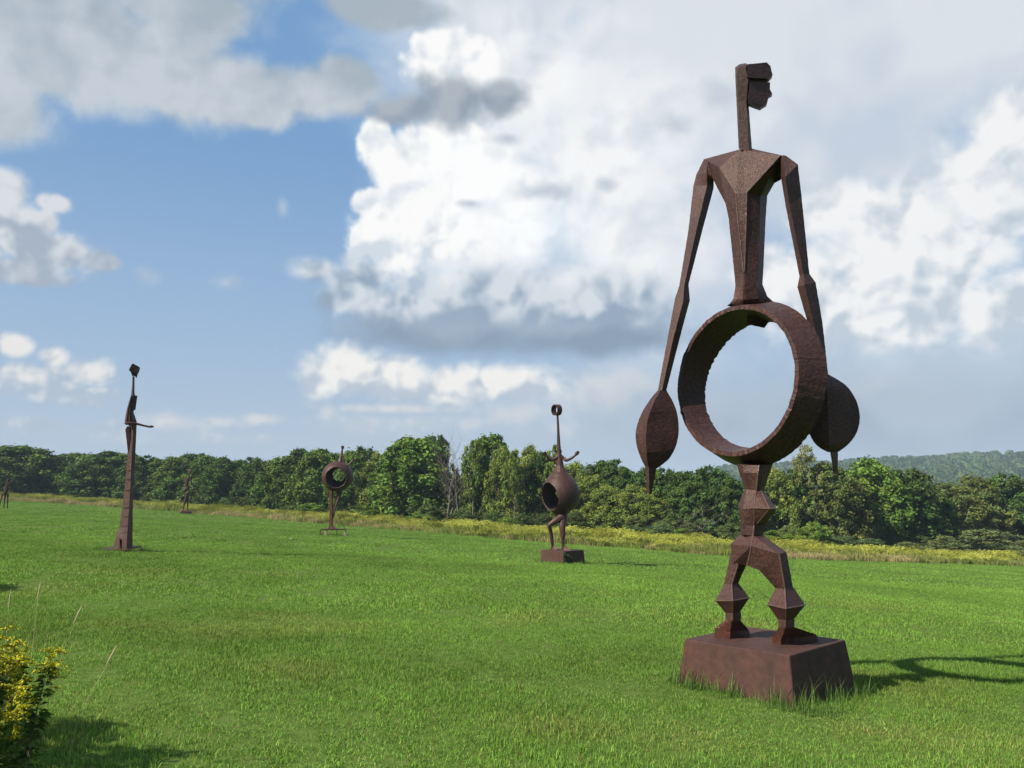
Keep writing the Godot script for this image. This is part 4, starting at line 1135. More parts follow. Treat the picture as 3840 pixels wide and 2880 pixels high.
	part("brow", slab(brow[0], brow[1], 0.02, 0.002), M.banded, hd)
	part("eye_band", slab(eye_band[0], eye_band[1], 0.03, 0.002), M.plate, hd)
	part("face", slab(face[0], face[1], 0.02, 0.002), M.banded, hd)
	# raised weld beads along the ridges, lightened to paint in their glint
	for s in [mix_at(lower_leg_a.slice(0, 3), 1), mix_at(lower_leg_b.slice(0, 3), 1), mix_at(thigh_b, 1), mix_at(thigh_a, 1), mix_at(torso.slice(0, 3), 1), mix_at(torso.slice(0, 3), 2), mix_at(waist, 2), [waist[2][3], waist[3][3], waist[4][3]], lower_leg_a[1].slice(0, 3), lower_leg_b[1].slice(0, 3), [pelvis[1][1], pelvis[4][1]], [pelvis[1][2], pelvis[1][1]], [waist[3][2], waist[3][3], waist[3][4]]]:
		var rad := []
		for i in s.size(): rad.append(0.007)
		part("weld_bead", limb(s, rad, 6, 1.0, 1, 0.02, 0.002), M.glint_bead, t)
	for side in [[upper_arm_a, forearm_a, hand_a, finger_a], [upper_arm_b, forearm_b, hand_b, finger_b]]:
		part("upper_arm", lofted(side[0], true, false, 0.02, 0.0024), M.ribbed, t)
		part("forearm", lofted(side[1], false, true, 0.02, 0.0024), M.ribbed, t)
		across = true
		var h := part("hand", lofted(side[2], true, true, 0.02, 0.0024), M.banded, t)
		part("finger", lofted(side[3], true, true, 0.02, 0.002), M.cast, h)
		across = false


# a closed hollow shell with an opening at each end of an axis; radius by direction
func shell(c: Vector3, prof: Array, axis: Vector3, open0: float, open1: float, wall: float, amp := 0.006, cut := Vector3.ZERO, cut_cos := 2.0) -> ArrayMesh:
	var b := Bag.new()
	var u := axis.cross(Vector3.UP).normalized()
	var w := u.cross(axis).normalized()
	var nt := 60
	var na := 96
	var prev := []
	for i in na + 1:
		var a := TAU * (i % na) / na
		var row := []
		for side in 2:
			for k in nt + 1:
				var kk := k if side == 0 else nt - k
				var th := lerpf(open0, PI - open1, float(kk) / nt)
				if kk == 0: th += 0.05 * wob.get_noise_2d(cos(a) * 3.0, sin(a) * 3.0)
				var d := axis * cos(th) + (u * cos(a) + w * sin(a)) * sin(th)
				var psi := acos(clampf(d.y, -1.0, 1.0))
				var rad: float = prof[-1][1]
				for q in prof.size() - 1:
					if psi >= prof[q][0] and psi <= prof[q + 1][0]:
						rad = lerpf(prof[q][1], prof[q + 1][1], (psi - prof[q][0]) / (prof[q + 1][0] - prof[q][0]))
						break
				row.append(rough(c + d * (rad - (wall if side == 1 else 0.0)), amp))
		if i > 0:
			for k in row.size():
				var k1 := (k + 1) % row.size()
				if ((prev[k] + row[k1]) * 0.5 - c).normalized().dot(cut) > cut_cos: continue
				b.quad(prev[k], prev[k1], row[k1], row[k])
		prev = row
	return b.mesh()


func facing(at: Vector3) -> float:
	return atan2(-at.x, -at.z)


func pear_sculpture():
	var at := on_ground(2.22, -36.0)
	var t := thing("pear_sculpture", "rusted pear shaped steel figure with an open belly, long neck and ring head", "sculpture", at, facing(at))
	part("pedestal", pedestal(0.66, 0.69, 0.54, 0.3), M.plate, t).rotation.y = -0.74
	for f in [[v(-0.42, 0.54, 0.1), v(-0.24, 0.60, 0.32), -1], [v(0.04, 0.54, 0.35), v(0.30, 0.58, 0.5), 1]]:
		var a: Vector3 = f[0]
		var e: Vector3 = f[1]
		part("foot", lofted([[a + v(-0.12, 0, -0.09), a + v(0.02, 0, 0.12), e + v(0.1, -0.04, 0.06), e + v(0.04, -0.04, -0.14)], [a + v(-0.09, 0.08, -0.07), a + v(0.02, 0.08, 0.09), e + v(0.06, 0.0, 0.04), e + v(0.02, 0.0, -0.1)], [a + v(-0.06, 0.24, -0.05), a + v(0.03, 0.24, 0.06), a + v(0.08, 0.22, 0.04), a + v(0.05, 0.22, -0.06)]], true, true, 0.05, 0.004), M.cast, t)
	part("leg", limb([v(-0.02, 1.98, 0.2), v(-0.24, 1.84, 0.30), v(-0.52, 1.66, 0.36), v(-0.56, 1.55, 0.33), v(-0.50, 1.30, 0.22), v(-0.46, 0.95, 0.16), v(-0.43, 0.70, 0.1)], [0.20, 0.15, 0.10, 0.09, 0.085, 0.075, 0.06]), M.cast, t)
	part("leg", limb([v(0.04, 2.05, 0.1), v(0.02, 1.80, 0.22), v(0.0, 1.55, 0.33), v(0.02, 1.25, 0.36), v(0.02, 0.95, 0.34), v(0.03, 0.70, 0.34)], [0.20, 0.17, 0.14, 0.115, 0.08, 0.06]), M.cast, t)
	var prof := [[0.0, 1.25], [0.12, 1.2], [0.31, 1.06], [0.55, 0.95], [0.87, 0.895], [1.41, 0.86], [1.8, 0.84], [2.25, 0.83], [2.6, 0.83], [2.98, 0.94], [3.15, 0.95]]
	part("open_belly", shell(v(-0.07, 2.92, 0), prof, v(-0.79, -0.13, 0.60).normalized(), 0.80, 0.03, 0.04, 0.006, v(0.12, 0.16, -1.0).normalized(), 0.93), M.banded, t)
	part("neck", limb([v(-0.07, 3.86, 0), v(-0.09, 4.24, 0), v(-0.11, 4.62, 0), v(-0.12, 4.85, 0), v(-0.135, 5.3, 0), v(-0.15, 5.9, 0), v(-0.175, 6.5, 0)], [0.36, 0.17, 0.125, 0.10, 0.075, 0.055, 0.045], 12), M.ribbed, t)
	part("ring_head", pipe(v(-0.21, 6.72, 0), v(0.80, 0.05, -0.60).normalized(), 0.25, 0.035, -0.13, 0.13, -1.0, 0.0, 40, 0.004, 0.012), M.cast, t)
	var left := part("arm", limb([v(-0.16, 4.62, 0.03), v(-0.30, 4.53, 0.06), v(-0.48, 4.47, 0.12), v(-0.60, 4.56, 0.2), v(-0.70, 4.72, 0.26)], [0.095, 0.075, 0.07, 0.055, 0.04]), M.cast, t)
	part("hand", limb([v(-0.69, 4.70, 0.26), v(-0.73, 4.78, 0.3), v(-0.72, 4.84, 0.33)], [0.045, 0.06, 0.035], 8, 0.5), M.cast, left)
	var right := part("arm", limb([v(-0.02, 4.62, 0.03), v(0.10, 4.53, 0.06), v(0.20, 4.46, 0.12), v(0.40, 4.53, 0.2), v(0.62, 4.68, 0.27)], [0.095, 0.075, 0.075, 0.06, 0.045]), M.cast, t)
	part("hand", limb([v(0.60, 4.67, 0.27), v(0.68, 4.76, 0.3), v(0.76, 4.84, 0.33)], [0.05, 0.085, 0.05], 8, 0.5), M.cast, right)
	# weeds against the pedestal
	weeds(at, t.rotation.y, [v(0.08, 0, 1.02), v(0.25, 0, 0.9), v(0.42, 0, 0.72)])


func weeds(at: Vector3, turn: float, spots: Array):
	var labels := ["leafy green weed at the front corner of the pear sculpture's pedestal", "tall thin weed against the shaded side of the pear sculpture's pedestal", "low weed near the right corner of the pear sculpture's pedestal"]
	var r := RandomNumberGenerator.new()
	r.seed = 14
	for i in spots.size():
		var p := at + (spots[i] as Vector3).rotated(Vector3.UP, turn)
		var w := thing("weed", labels[i], "weed", on_ground(p.x, p.z), 0.0, "weeds at the pear sculpture")
		var h: float = [0.48, 0.36, 0.25][i]
		part("stem", limb([v(0, -0.02, 0), v(0.02, h * 0.5, 0), v(0, h, 0.02)], [0.008, 0.006, 0.003], 5, 1.0, 1, 9.0, 0.0), M.bark, w)
		var b := Bag.new()
		for k in 60:
			var a := r.randf() * TAU
			var y := h * r.randf()
			var o := v(cos(a), r.randf_range(-0.2, 0.6), sin(a)) * r.randf_range(0.05, 0.13)
			var c := Color(0.045, 0.105, 0.022) * r.randf_range(0.7, 1.3)
			b.ctri(v(0, y, 0), v(0, y, 0) + o * 0.6 + v(-o.z, 0, o.x) * 0.3, v(0, y, 0) + o, c)
			b.ctri(v(0, y, 0), v(0, y, 0) + o, v(0, y, 0) + o * 0.6 - v(-o.z, 0, o.x) * 0.3, c)
		part("leaves", b.mesh(), M.leaf, w, true)


func sphere_sculpture():
	var at := on_ground(-12.19, -55.7)
	var t := thing("sphere_sculpture", "rusted hollow steel sphere figure on legs set on a low metal table", "sculpture", at, facing(at))
	var prof := [[0.0, 1.04], [1.57, 1.06], [3.15, 1.04]]
	part("sphere_body", shell(v(0.17, 4.02, 0), prof, v(-0.13, -0.12, 0.98).normalized(), 0.74, 0.46, 0.05), M.cast, t)
	part("neck", limb([v(0.34, 4.98, 0.05), v(0.37, 5.32, 0.03), v(0.41, 5.6, 0.0), v(0.46, 5.95, 0.0)], [0.20, 0.11, 0.07, 0.05]), M.cast, t)
	part("neck_collar", pipe(v(0.36, 5.02, 0.12), v(0.05, 1.0, 0.25).normalized(), 0.18, 0.04, -0.05, 0.03, -1.0, 0.0, 24), M.cast, t)
	part("head", lofted([[v(0.38, 5.92, 0.08), v(0.55, 5.92, 0.08), v(0.55, 5.92, -0.1), v(0.38, 5.92, -0.1)], [v(0.36, 6.03, 0.1), v(0.57, 6.03, 0.1), v(0.57, 6.03, -0.12), v(0.36, 6.03, -0.12)], [v(0.37, 6.13, 0.09), v(0.57, 6.12, 0.09), v(0.56, 6.12, -0.11), v(0.38, 6.13, -0.11)]], true, true, 0.06, 0.004), M.cast, t)
	var arm := part("arm", limb([v(0.84, 4.76, 0.1), v(0.96, 4.88, 0.1), v(1.07, 4.99, 0.1), v(1.18, 5.12, 0.1)], [0.075, 0.06, 0.06, 0.05]), M.cast, t)
	part("hand", limb([v(1.16, 5.10, 0.1), v(1.23, 5.20, 0.1), v(1.26, 5.28, 0.1)], [0.05, 0.075, 0.035], 8, 0.5), M.cast, arm)
	part("leg", lofted([[v(-0.30, 0.72, 0.12), v(-0.10, 0.72, 0.2), v(-0.05, 0.72, 0.1), v(-0.25, 0.72, -0.1)], [v(-0.29, 1.6, 0.12), v(-0.14, 1.6, 0.2), v(-0.08, 1.6, 0.1), v(-0.24, 1.6, -0.1)], [v(-0.35, 2.6, 0.12), v(-0.17, 2.6, 0.22), v(-0.10, 2.6, 0.1), v(-0.25, 2.6, -0.12)], [v(-0.38, 3.14, 0.14), v(-0.16, 3.10, 0.3), v(-0.02, 3.08, 0.15), v(-0.22, 3.1, -0.15)]], true, true, 0.08, 0.004), M.red, t)
	part("leg", lofted([[v(-0.12, 1.15, 0.12), v(-0.05, 1.15, 0.16), v(-0.01, 1.15, 0.08), v(-0.08, 1.15, -0.02)], [v(-0.02, 1.9, 0.12), v(0.09, 1.9, 0.18), v(0.15, 1.9, 0.08), v(0.08, 1.9, -0.04)], [v(0.10, 2.45, 0.1), v(0.24, 2.45, 0.18), v(0.32, 2.45, 0.06), v(0.2, 2.45, -0.08)], [v(0.16, 2.85, 0.14), v(0.40, 2.85, 0.22), v(0.50, 2.85, 0.05), v(0.3, 2.85, -0.12)], [v(0.05, 3.1, 0.16), v(0.42, 3.1, 0.25), v(0.55, 3.1, 0.05), v(0.3, 3.1, -0.15)]], true, true, 0.08, 0.004), M.cast, t)
	part("strut", limb([v(0.36, 2.65, -0.1), v(0.22, 2.1, -0.1), v(0.05, 1.65, -0.05)], [0.025, 0.022, 0.02], 6), M.cast, t)
	part("foot", lofted([[v(-0.40, 0.47, 0.2), v(0.2, 0.47, 0.28), v(0.24, 0.47, -0.12), v(-0.36, 0.47, -0.2)], [v(-0.34, 0.60, 0.15), v(0.0, 0.60, 0.22), v(0.04, 0.60, -0.06), v(-0.30, 0.60, -0.15)], [v(-0.30, 0.76, 0.12), v(-0.09, 0.76, 0.2), v(-0.04, 0.76, 0.06), v(-0.26, 0.76, -0.12)]], true, true, 0.08, 0.004), M.red, t)
	for s in [[v(0.28, 1.45, -0.2), v(0.75, 0.46, -0.45)], [v(0.02, 1.35, -0.15), v(0.42, 0.52, -0.45)]]:
		part("brace", limb([s[0], (s[0] + s[1]) * 0.5, s[1]], [0.014, 0.014, 0.014], 6, 1.0, 1), M.cast, t)
	part("base_plate", box_between(v(-0.58, 0.43, -0.45), v(0.42, 0.475, 0.4), 0.2, 0.002), M.red, t)
	var table := part("table_frame", box_between(v(-0.88, 0.385, 0.40), v(0.86, 0.43, 0.47), 0.3, 0.002), M.cast, t)
	part("rail", box_between(v(-0.84, 0.385, -0.62), v(0.86, 0.43, -0.55), 0.3, 0.002), M.cast, table)
	part("rail", box_between(v(-0.88, 0.383, -0.55), v(-0.82, 0.428, 0.40), 0.3, 0.002), M.cast, table)
	part("rail", box_between(v(0.80, 0.383, -0.55), v(0.86, 0.428, 0.40), 0.3, 0.002), M.cast, table)
	for x in [-0.86, -0.42, 0.24, 0.84]:
		for z in [0.435, -0.585]: part("table_leg", box_between(v(x - 0.022, -0.1, z - 0.022), v(x + 0.022, 0.385, z + 0.022), 0.3, 0.002), M.cast, table)
	var spots := [["concrete block under the left side of the sphere sculpture's table", v(-0.50, 0, 0.62)], ["concrete block under the right side of the sphere sculpture's table", v(0.80, 0, 0.56)]]
	for s in spots:
		var p := at + (s[1] as Vector3).rotated(Vector3.UP, t.rotation.y)
		var k := thing("concrete_block", s[0], "block", on_ground(p.x, p.z), t.rotation.y + 0.1, "blocks under the table")
		part("block", pedestal(0.085, 0.09, 0.27, 0.08, 0.004), M.concrete, k)


func robed_figure():
	var at := on_ground(-12.43, -26.13) + v(0, 0.09, 0)
	var t := thing("robed_sculpture", "tall slim rusted steel robed figure holding one forearm out to the right", "sculpture", at, facing(at))
	t.rotation.z = 0.055
	var q := func(x: float, y: float, z: float) -> Vector3: return v((x - 245.0) * 0.00402, (1556.0 - y) * 0.00406, z)
	part("base_plate", lofted([[q.call(78, 1562, 0.15), q.call(262, 1572, 0.65), q.call(378, 1556, 0.1), q.call(190, 1545, -0.55)], [q.call(78, 1554, 0.15), q.call(262, 1563, 0.65), q.call(378, 1546, 0.1), q.call(190, 1538, -0.55)]], true, true, 0.2, 0.003), M.red, t)
	part("robe", lofted([
		[q.call(172, 1557, 0.1), q.call(272, 1560, 0.42), q.call(316, 1548, 0.1), q.call(225, 1545, -0.3)],
		[q.call(196, 1470, 0.1), q.call(276, 1472, 0.38), q.call(316, 1465, 0.1), q.call(240, 1465, -0.27)],
		[q.call(218, 1400, 0.08), q.call(280, 1400, 0.34), q.call(316, 1398, 0.08), q.call(255, 1398, -0.24)],
		[q.call(241, 1250, 0.06), q.call(290, 1250, 0.27), q.call(317, 1248, 0.06), q.call(270, 1248, -0.2)],
		[q.call(260, 1060, 0.04), q.call(299, 1060, 0.2), q.call(319, 1058, 0.05), q.call(285, 1058, -0.17)],
		[q.call(277, 860, 0.02), q.call(308, 860, 0.14), q.call(334, 858, 0.02), q.call(302, 858, -0.15)],
		[q.call(286, 720, 0.0), q.call(316, 720, 0.12), q.call(340, 718, 0.0), q.call(310, 718, -0.15)],
		[q.call(288, 590, 0.0), q.call(322, 590, 0.12), q.call(345, 588, 0.0), q.call(312, 588, -0.15)]], false, true, 0.07, 0.004), M.banded, t)
	part("hem_fin", slab([q.call(213, 1558, 0.30), q.call(226, 1558, 0.34), q.call(224, 1475, 0.27), q.call(216, 1480, 0.24)], [q.call(213, 1558, 0.1), q.call(226, 1558, 0.12), q.call(224, 1475, 0.1), q.call(216, 1480, 0.1)], 0.06), M.red, t)
	part("torso", lofted([
		[q.call(284, 592, 0.0), q.call(318, 594, 0.13), q.call(346, 588, 0.0), q.call(312, 588, -0.15)],
		[q.call(280, 545, 0.0), q.call(312, 548, 0.15), q.call(344, 556, 0.02), q.call(310, 545, -0.14)],
		[q.call(284, 490, 0.0), q.call(304, 492, 0.13), q.call(322, 486, 0.02), q.call(304, 488, -0.14)],
		[q.call(290, 440, 0.0), q.call(306, 442, 0.14), q.call(328, 440, 0.02), q.call(306, 440, -0.14)],
		[q.call(302, 352, 0.0), q.call(316, 352, 0.12), q.call(334, 350, 0.02), q.call(316, 350, -0.12)],
		[q.call(306, 326, 0.0), q.call(315, 327, 0.07), q.call(329, 326, 0.0), q.call(318, 325, -0.07)]], false, false, 0.06, 0.004), M.ribbed, t)
	part("chest_plate", slab([q.call(320, 352, 0.13), q.call(350, 353, 0.10), q.call(336, 466, 0.10), q.call(300, 455, 0.16)], [q.call(320, 352, -0.12), q.call(350, 353, -0.12), q.call(336, 466, -0.12), q.call(300, 455, -0.12)], 0.06), M.ribbed, t)
	part("neck", lofted([
		[q.call(306, 326, 0.0), q.call(315, 327, 0.07), q.call(329, 326, 0.0), q.call(318, 325, -0.07)],
		[q.call(312, 260, 0.0), q.call(318, 260, 0.05), q.call(329, 260, 0.0), q.call(320, 260, -0.05)],
		[q.call(313, 195, 0.0), q.call(319, 196, 0.05), q.call(330, 195, 0.0), q.call(321, 194, -0.05)]], false, true, 0.06, 0.003), M.ribbed, t)
	var hd := part("head", slab([q.call(308, 97, 0.10), q.call(318, 93, 0.11), q.call(364, 119, 0.10), q.call(369, 130, 0.09), q.call(361, 165, 0.08), q.call(351, 172, 0.08), q.call(294, 153, 0.10), q.call(287, 144, 0.10)], [q.call(310, 99, -0.12), q.call(319, 96, -0.13), q.call(361, 121, -0.12), q.call(366, 131, -0.11), q.call(358, 163, -0.1), q.call(349, 169, -0.1), q.call(297, 151, -0.12), q.call(290, 143, -0.12)], 0.06), M.banded, t)
	part("face", slab([q.call(300, 152, 0.09), q.call(354, 168, 0.08), q.call(350, 186, 0.05), q.call(345, 208, 0.03), q.call(338, 196, 0.05), q.call(330, 190, 0.07), q.call(312, 188, 0.08)], [q.call(300, 152, -0.11), q.call(354, 168, -0.1), q.call(350, 186, -0.06), q.call(345, 208, -0.03), q.call(338, 196, -0.06), q.call(330, 190, -0.08), q.call(312, 188, -0.1)], 0.06), M.cast, hd)
	part("upper_arm", lofted([[q.call(300, 356, 0.10), q.call(306, 356, 0.17), q.call(313, 356, 0.12), q.call(306, 352, 0.04)], [q.call(272, 460, 0.12), q.call(281, 462, 0.2), q.call(292, 462, 0.14), q.call(283, 460, 0.05)], [q.call(254, 582, 0.16), q.call(266, 588, 0.24), q.call(283, 584, 0.18), q.call(270, 578, 0.09)]], true, true, 0.06, 0.004), M.ribbed, t)
	var fa := part("forearm", limb([q.call(268, 578, 0.2), q.call(305, 576, 0.24), q.call(350, 585, 0.26), q.call(400, 600, 0.28), q.call(440, 610, 0.3)], [0.055, 0.045, 0.038, 0.032, 0.03]), M.cast, t)
	part("hand", limb([q.call(438, 610, 0.3), q.call(452, 608, 0.31), q.call(470, 610, 0.33)], [0.032, 0.04, 0.02], 8, 0.6), M.red, fa)
	part("drape", slab([q.call(262, 622, 0.05), q.call(276, 598, 0.07), q.call(296, 600, 0.07), q.call(294, 720, 0.06), q.call(281, 806, 0.04)], [q.call(262, 622, -0.02), q.call(276, 598, -0.02), q.call(296, 600, -0.02), q.call(294, 720, -0.02), q.call(281, 806, 0.0)], 0.08), M.ribbed, t)
	# raised weld seams across the robe
	for s in [[950, 270, 304], [1020, 264, 302], [1105, 256, 297], [1240, 241, 291], [1310, 234, 287], [1380, 222, 282], [1435, 208, 279]]:
		var y: float = s[0]
		var zz := lerpf(0.17, 0.36, (y - 950.0) / 485.0)
		part("weld_seam", limb([q.call(s[1] + 2.0, y, 0.045 + 0.03 * (y - 950.0) / 485.0), q.call((s[1] + s[2]) * 0.5, y + 1.0, zz * 0.5 + 0.04), q.call(s[2], y, zz)], [0.010, 0.012, 0.010], 6, 1.0, 1, 9.0, 0.0), M.cast, t)


func distant_figure():
	var at := on_ground(-42.52, -106.2)
	var t := thing("figure_sculpture", "small far off rusted walking figure sculpture on a brown pedestal near the forest", "sculpture", at, facing(at))
	var q := func(x: float, y: float, z: float) -> Vector3: return v((x - 450.0) * 0.00474, (1490.0 - y) * 0.00474, z)
	part("pedestal", lofted([[v(-0.72, -0.3, 0.5), v(0.70, -0.3, 0.5), v(0.70, -0.3, -0.5), v(-0.72, -0.3, -0.5)], [v(-0.70, 0.3, 0.48), v(0.68, 0.3, 0.48), v(0.68, 0.3, -0.48), v(-0.70, 0.3, -0.48)], [v(-0.52, 0.53, 0.40), v(0.55, 0.53, 0.40), v(0.55, 0.53, -0.4), v(-0.52, 0.53, -0.4)]], false, true, 0.2, 0.01), M.plate, t)
	part("leg", limb([q.call(445, 900, 0.05), q.call(430, 1000, 0.08), q.call(405, 1140, 0.1), q.call(380, 1270, 0.05), q.call(362, 1385, 0.05)], [0.22, 0.20, 0.13, 0.08, 0.07]), M.ribbed, t)
	part("leg", limb([q.call(470, 900, -0.05), q.call(478, 1020, -0.05), q.call(470, 1170, -0.05), q.call(482, 1280, -0.08), q.call(492, 1385, -0.1)], [0.18, 0.15, 0.10, 0.07, 0.06]), M.cast, t)
	part("hips", limb([q.call(470, 720, 0.0), q.call(440, 780, 0.03), q.call(400, 830, 0.05), q.call(400, 880, 0.03)], [0.16, 0.30, 0.26, 0.12], 8, 0.8), M.ribbed, t)
	part("torso", limb([q.call(470, 450, 0.0), q.call(448, 510, 0.0), q.call(432, 600, 0.0), q.call(428, 700, 0.0), q.call(440, 780, 0.0)], [0.10, 0.24, 0.25, 0.20, 0.18], 8, 0.8), M.cast, t)
	part("head", limb([q.call(500, 250, 0.0), q.call(500, 300, 0.0), q.call(492, 350, 0.0), q.call(478, 390, 0.0), q.call(470, 450, 0.0)], [0.10, 0.19, 0.17, 0.08, 0.08], 8), M.cast, t)
	part("arm", limb([q.call(480, 500, 0.15), q.call(520, 560, 0.2), q.call(560, 650, 0.2), q.call(600, 730, 0.2), q.call(635, 800, 0.2), q.call(620, 850, 0.2)], [0.12, 0.11, 0.075, 0.06, 0.06, 0.035]), M.cast, t)
	part("arm", limb([q.call(425, 520, -0.18), q.call(405, 600, -0.25), q.call(395, 680, -0.25), q.call(375, 760, -0.2)], [0.10, 0.09, 0.07, 0.05]), M.cast, t)


func edge_figure():
	var at := on_ground(-50.0, -80.0)
	var t := thing("tripod_sculpture", "dark steel sculpture on thin legs cut by the left edge of the photo", "sculpture", at, facing(at))
	var q := func(x: float, y: float, z: float) -> Vector3: return v((x - 100.0) * 0.00485, (1185.0 - y) * 0.00485, z)
	for s in [[20, 1130, 60], [98, 1165, 110], [162, 1190, 150]]:
		part("leg", limb([q.call(s[2], 880, 0.0), q.call((s[0] + s[2]) * 0.5, 1000, 0.0), q.call(s[0], s[1] + 20, 0.0)], [0.09, 0.06, 0.045], 8), M.cast, t)
	part("body", limb([q.call(100, 910, 0.0), q.call(112, 830, 0.0), q.call(120, 740, 0.0), q.call(125, 650, 0.0)], [0.12, 0.20, 0.17, 0.09], 8, 0.7), M.cast, t)
	part("neck", limb([q.call(125, 660, 0.0), q.call(130, 570, 0.0), q.call(120, 515, 0.0), q.call(60, 518, 0.0)], [0.10, 0.06, 0.07, 0.05], 8), M.cast, t)
	part("arm", limb([q.call(130, 690, 0.08), q.call(165, 660, 0.1), q.call(205, 625, 0.1), q.call(230, 608, 0.1)], [0.06, 0.05, 0.04, 0.03], 8), M.cast, t)


# ---------------------------------------------------------------- small growth

func base_grass():
	var r := RandomNumberGenerator.new()
	r.seed = 33
	var meshes := []
	for i in 4:
		var b := Bag.new()
		for k in 16:
			var a := r.randf() * TAU
			var lean := v(cos(a), 0, sin(a)) * r.randf_range(0.05, 0.55)
			var h := r.randf_range(0.07, 0.20) if k > 1 else r.randf_range(0.22, 0.36)
			var p := v(r.randf_range(-0.06, 0.06), -0.02, r.randf_range(-0.06, 0.06))
			var c := Color(0.095, 0.175, 0.04) * r.randf_range(0.7, 1.25)
			var side := v(-sin(a), 0, cos(a)) * 0.0045
			var prev := p
			for s in range(1, 6):
				var t := s / 5.0
				var q := p + v(0, h * t * (1.0 - 0.35 * t * lean.length()), 0) + lean * h * 1.3 * t * t
				var w0 := 1.0 - (s - 1) / 5.0
				var w1 := 1.0 - t
				b.ctri(prev - side * w0, prev + side * w0, q + side * w1, c)
				if s < 5: b.ctri(prev - side * w0, q + side * w1, q - side * w1, c)
				prev = q
		meshes.append(b.mesh())
	var spots := [[], [], [], []]
	var cols := [[], [], [], []]
	var add := func(x: float, z: float, s: float):
		var i := r.randi() % 4
		spots[i].append(Transform3D(Basis(Vector3.UP, r.randf() * TAU).scaled(v(s, s * r.randf_range(0.8, 1.25), s)), on_ground(x, z)))
		var c := r.randf_range(0.8, 1.15)
		cols[i].append(Color(c, c, c))
	# round the big figure's pedestal: e runs along each side
	for side in 4:
		for k in 38:
			var along := r.randf_range(-0.78, 0.78)
			var out := 0.70 + absf(r.randfn()) * 0.09
			var l := [Vector2(along, out), Vector2(out, along), Vector2(along, -out), Vector2(-out, along)][side] as Vector2
			var x := 2.742 + l.x * 0.686 - l.y * 0.728
			var z := -9.011 + l.x * 0.728 + l.y * 0.686
			add.call(x, z, r.randf_range(0.45, 1.15) * (1.25 if out < 0.74 else 0.8))
	for k in 26: add.call(2.0 + r.randfn() * 0.12, -8.75 + r.randfn() * 0.12, r.randf_range(0.6, 1.0))
	for k in 26: add.call(2.85 + r.randfn() * 0.2, -7.85 + r.randfn() * 0.12, r.randf_range(0.5, 0.9))
	# longer grass left by the mower round the other bases
	for q in [[2.22, -36.0, 1.05, 90], [-12.43, -26.13, 0.75, 110], [-12.19, -55.7, 0.9, 120], [-42.52, -106.2, 0.9, 60]]:
		for k in q[3]:
			var a := r.randf() * TAU
			var rad: float = q[2] * r.randf_range(0.75, 1.15)
			add.call(q[0] + cos(a) * rad, q[1] + sin(a) * rad, r.randf_range(0.5, 1.1))
	var tuft := Node3D.new()
	tuft.name = "long_grass"
	add_child(tuft, true)
	tag(tuft, "longer uncut grass blades round the foot of the pedestals", "grass", "", "stuff")
	for i in 4: scatter(meshes[i], spots[i], cols[i], M.blade, "grass_tufts", tuft)


func goldenrod_mesh(r: RandomNumberGenerator, h: float) -> Array:
	var lean := v(r.randfn() * 0.14, 0, r.randfn() * 0.14)
	var stem := limb([v(0, -0.03, 0), v(0, h * 0.4, 0) + lean * 0.3, v(0, h * 0.8, 0) + lean * 0.8, v(0, h, 0) + lean * 1.2], [0.005, 0.0045, 0.0035, 0.002], 5, 1.0, 1, 9.0, 0.0)
	var lv := Bag.new()
	for k in 120:
		var t := pow(r.randf(), 0.8) * 0.86 + 0.02
		var p := v(0, h * t, 0) + lean * t * 1.1
		var a := k * 2.4 + r.randfn() * 0.3
		var o := v(cos(a), r.randf_range(-0.25, 0.5), sin(a)).normalized()
		var l := r.randf_range(0.06, 0.12) * (1.15 - 0.5 * t)
		var s := v(-o.z, 0, o.x) * l * 0.11
		var m := p + o * l * 0.45 + v(0, 0.012, 0)
		var e := p + o * l - v(0, l * 0.25, 0)
		var c := Color(0.080, 0.140, 0.030) * r.randf_range(0.65, 1.3)
		lv.ctri(p, m + s, e, c)
		lv.ctri(p, e, m - s, c)
	var fl := Bag.new()
	for k in 24:
		var t := 1.0 - 0.42 * pow(r.randf(), 1.6)
		var p := v(0, h * t, 0) + lean * (t * 1.2)
		var a := r.randf() * TAU
		var l := r.randf_range(0.06, 0.19)
		for i in 60:
			var u := r.randf()
			var q := p + v(cos(a) * l * u, l * (0.9 * u - 0.75 * u * u), sin(a) * l * u) + v(r.randfn(), r.randfn(), r.randfn()) * 0.006
			var s := r.randf_range(0.004, 0.009)
			var c := Color(0.50, 0.47, 0.025) * r.randf_range(0.6, 1.15)
			if r.randf() < 0.25: c = Color(0.22, 0.25, 0.03)
			var n := v(r.randfn(), r.randfn(), r.randfn()).normalized() * s
			var n2 := n.cross(Vector3.UP).normalized() * s
			fl.ctri(q - n, q + n2, q + n, c)
			fl.ctri(q - n, q + n, q - n2 + v(0, s * 0.5, 0), c)
	return [stem, lv.mesh(), fl.mesh()]


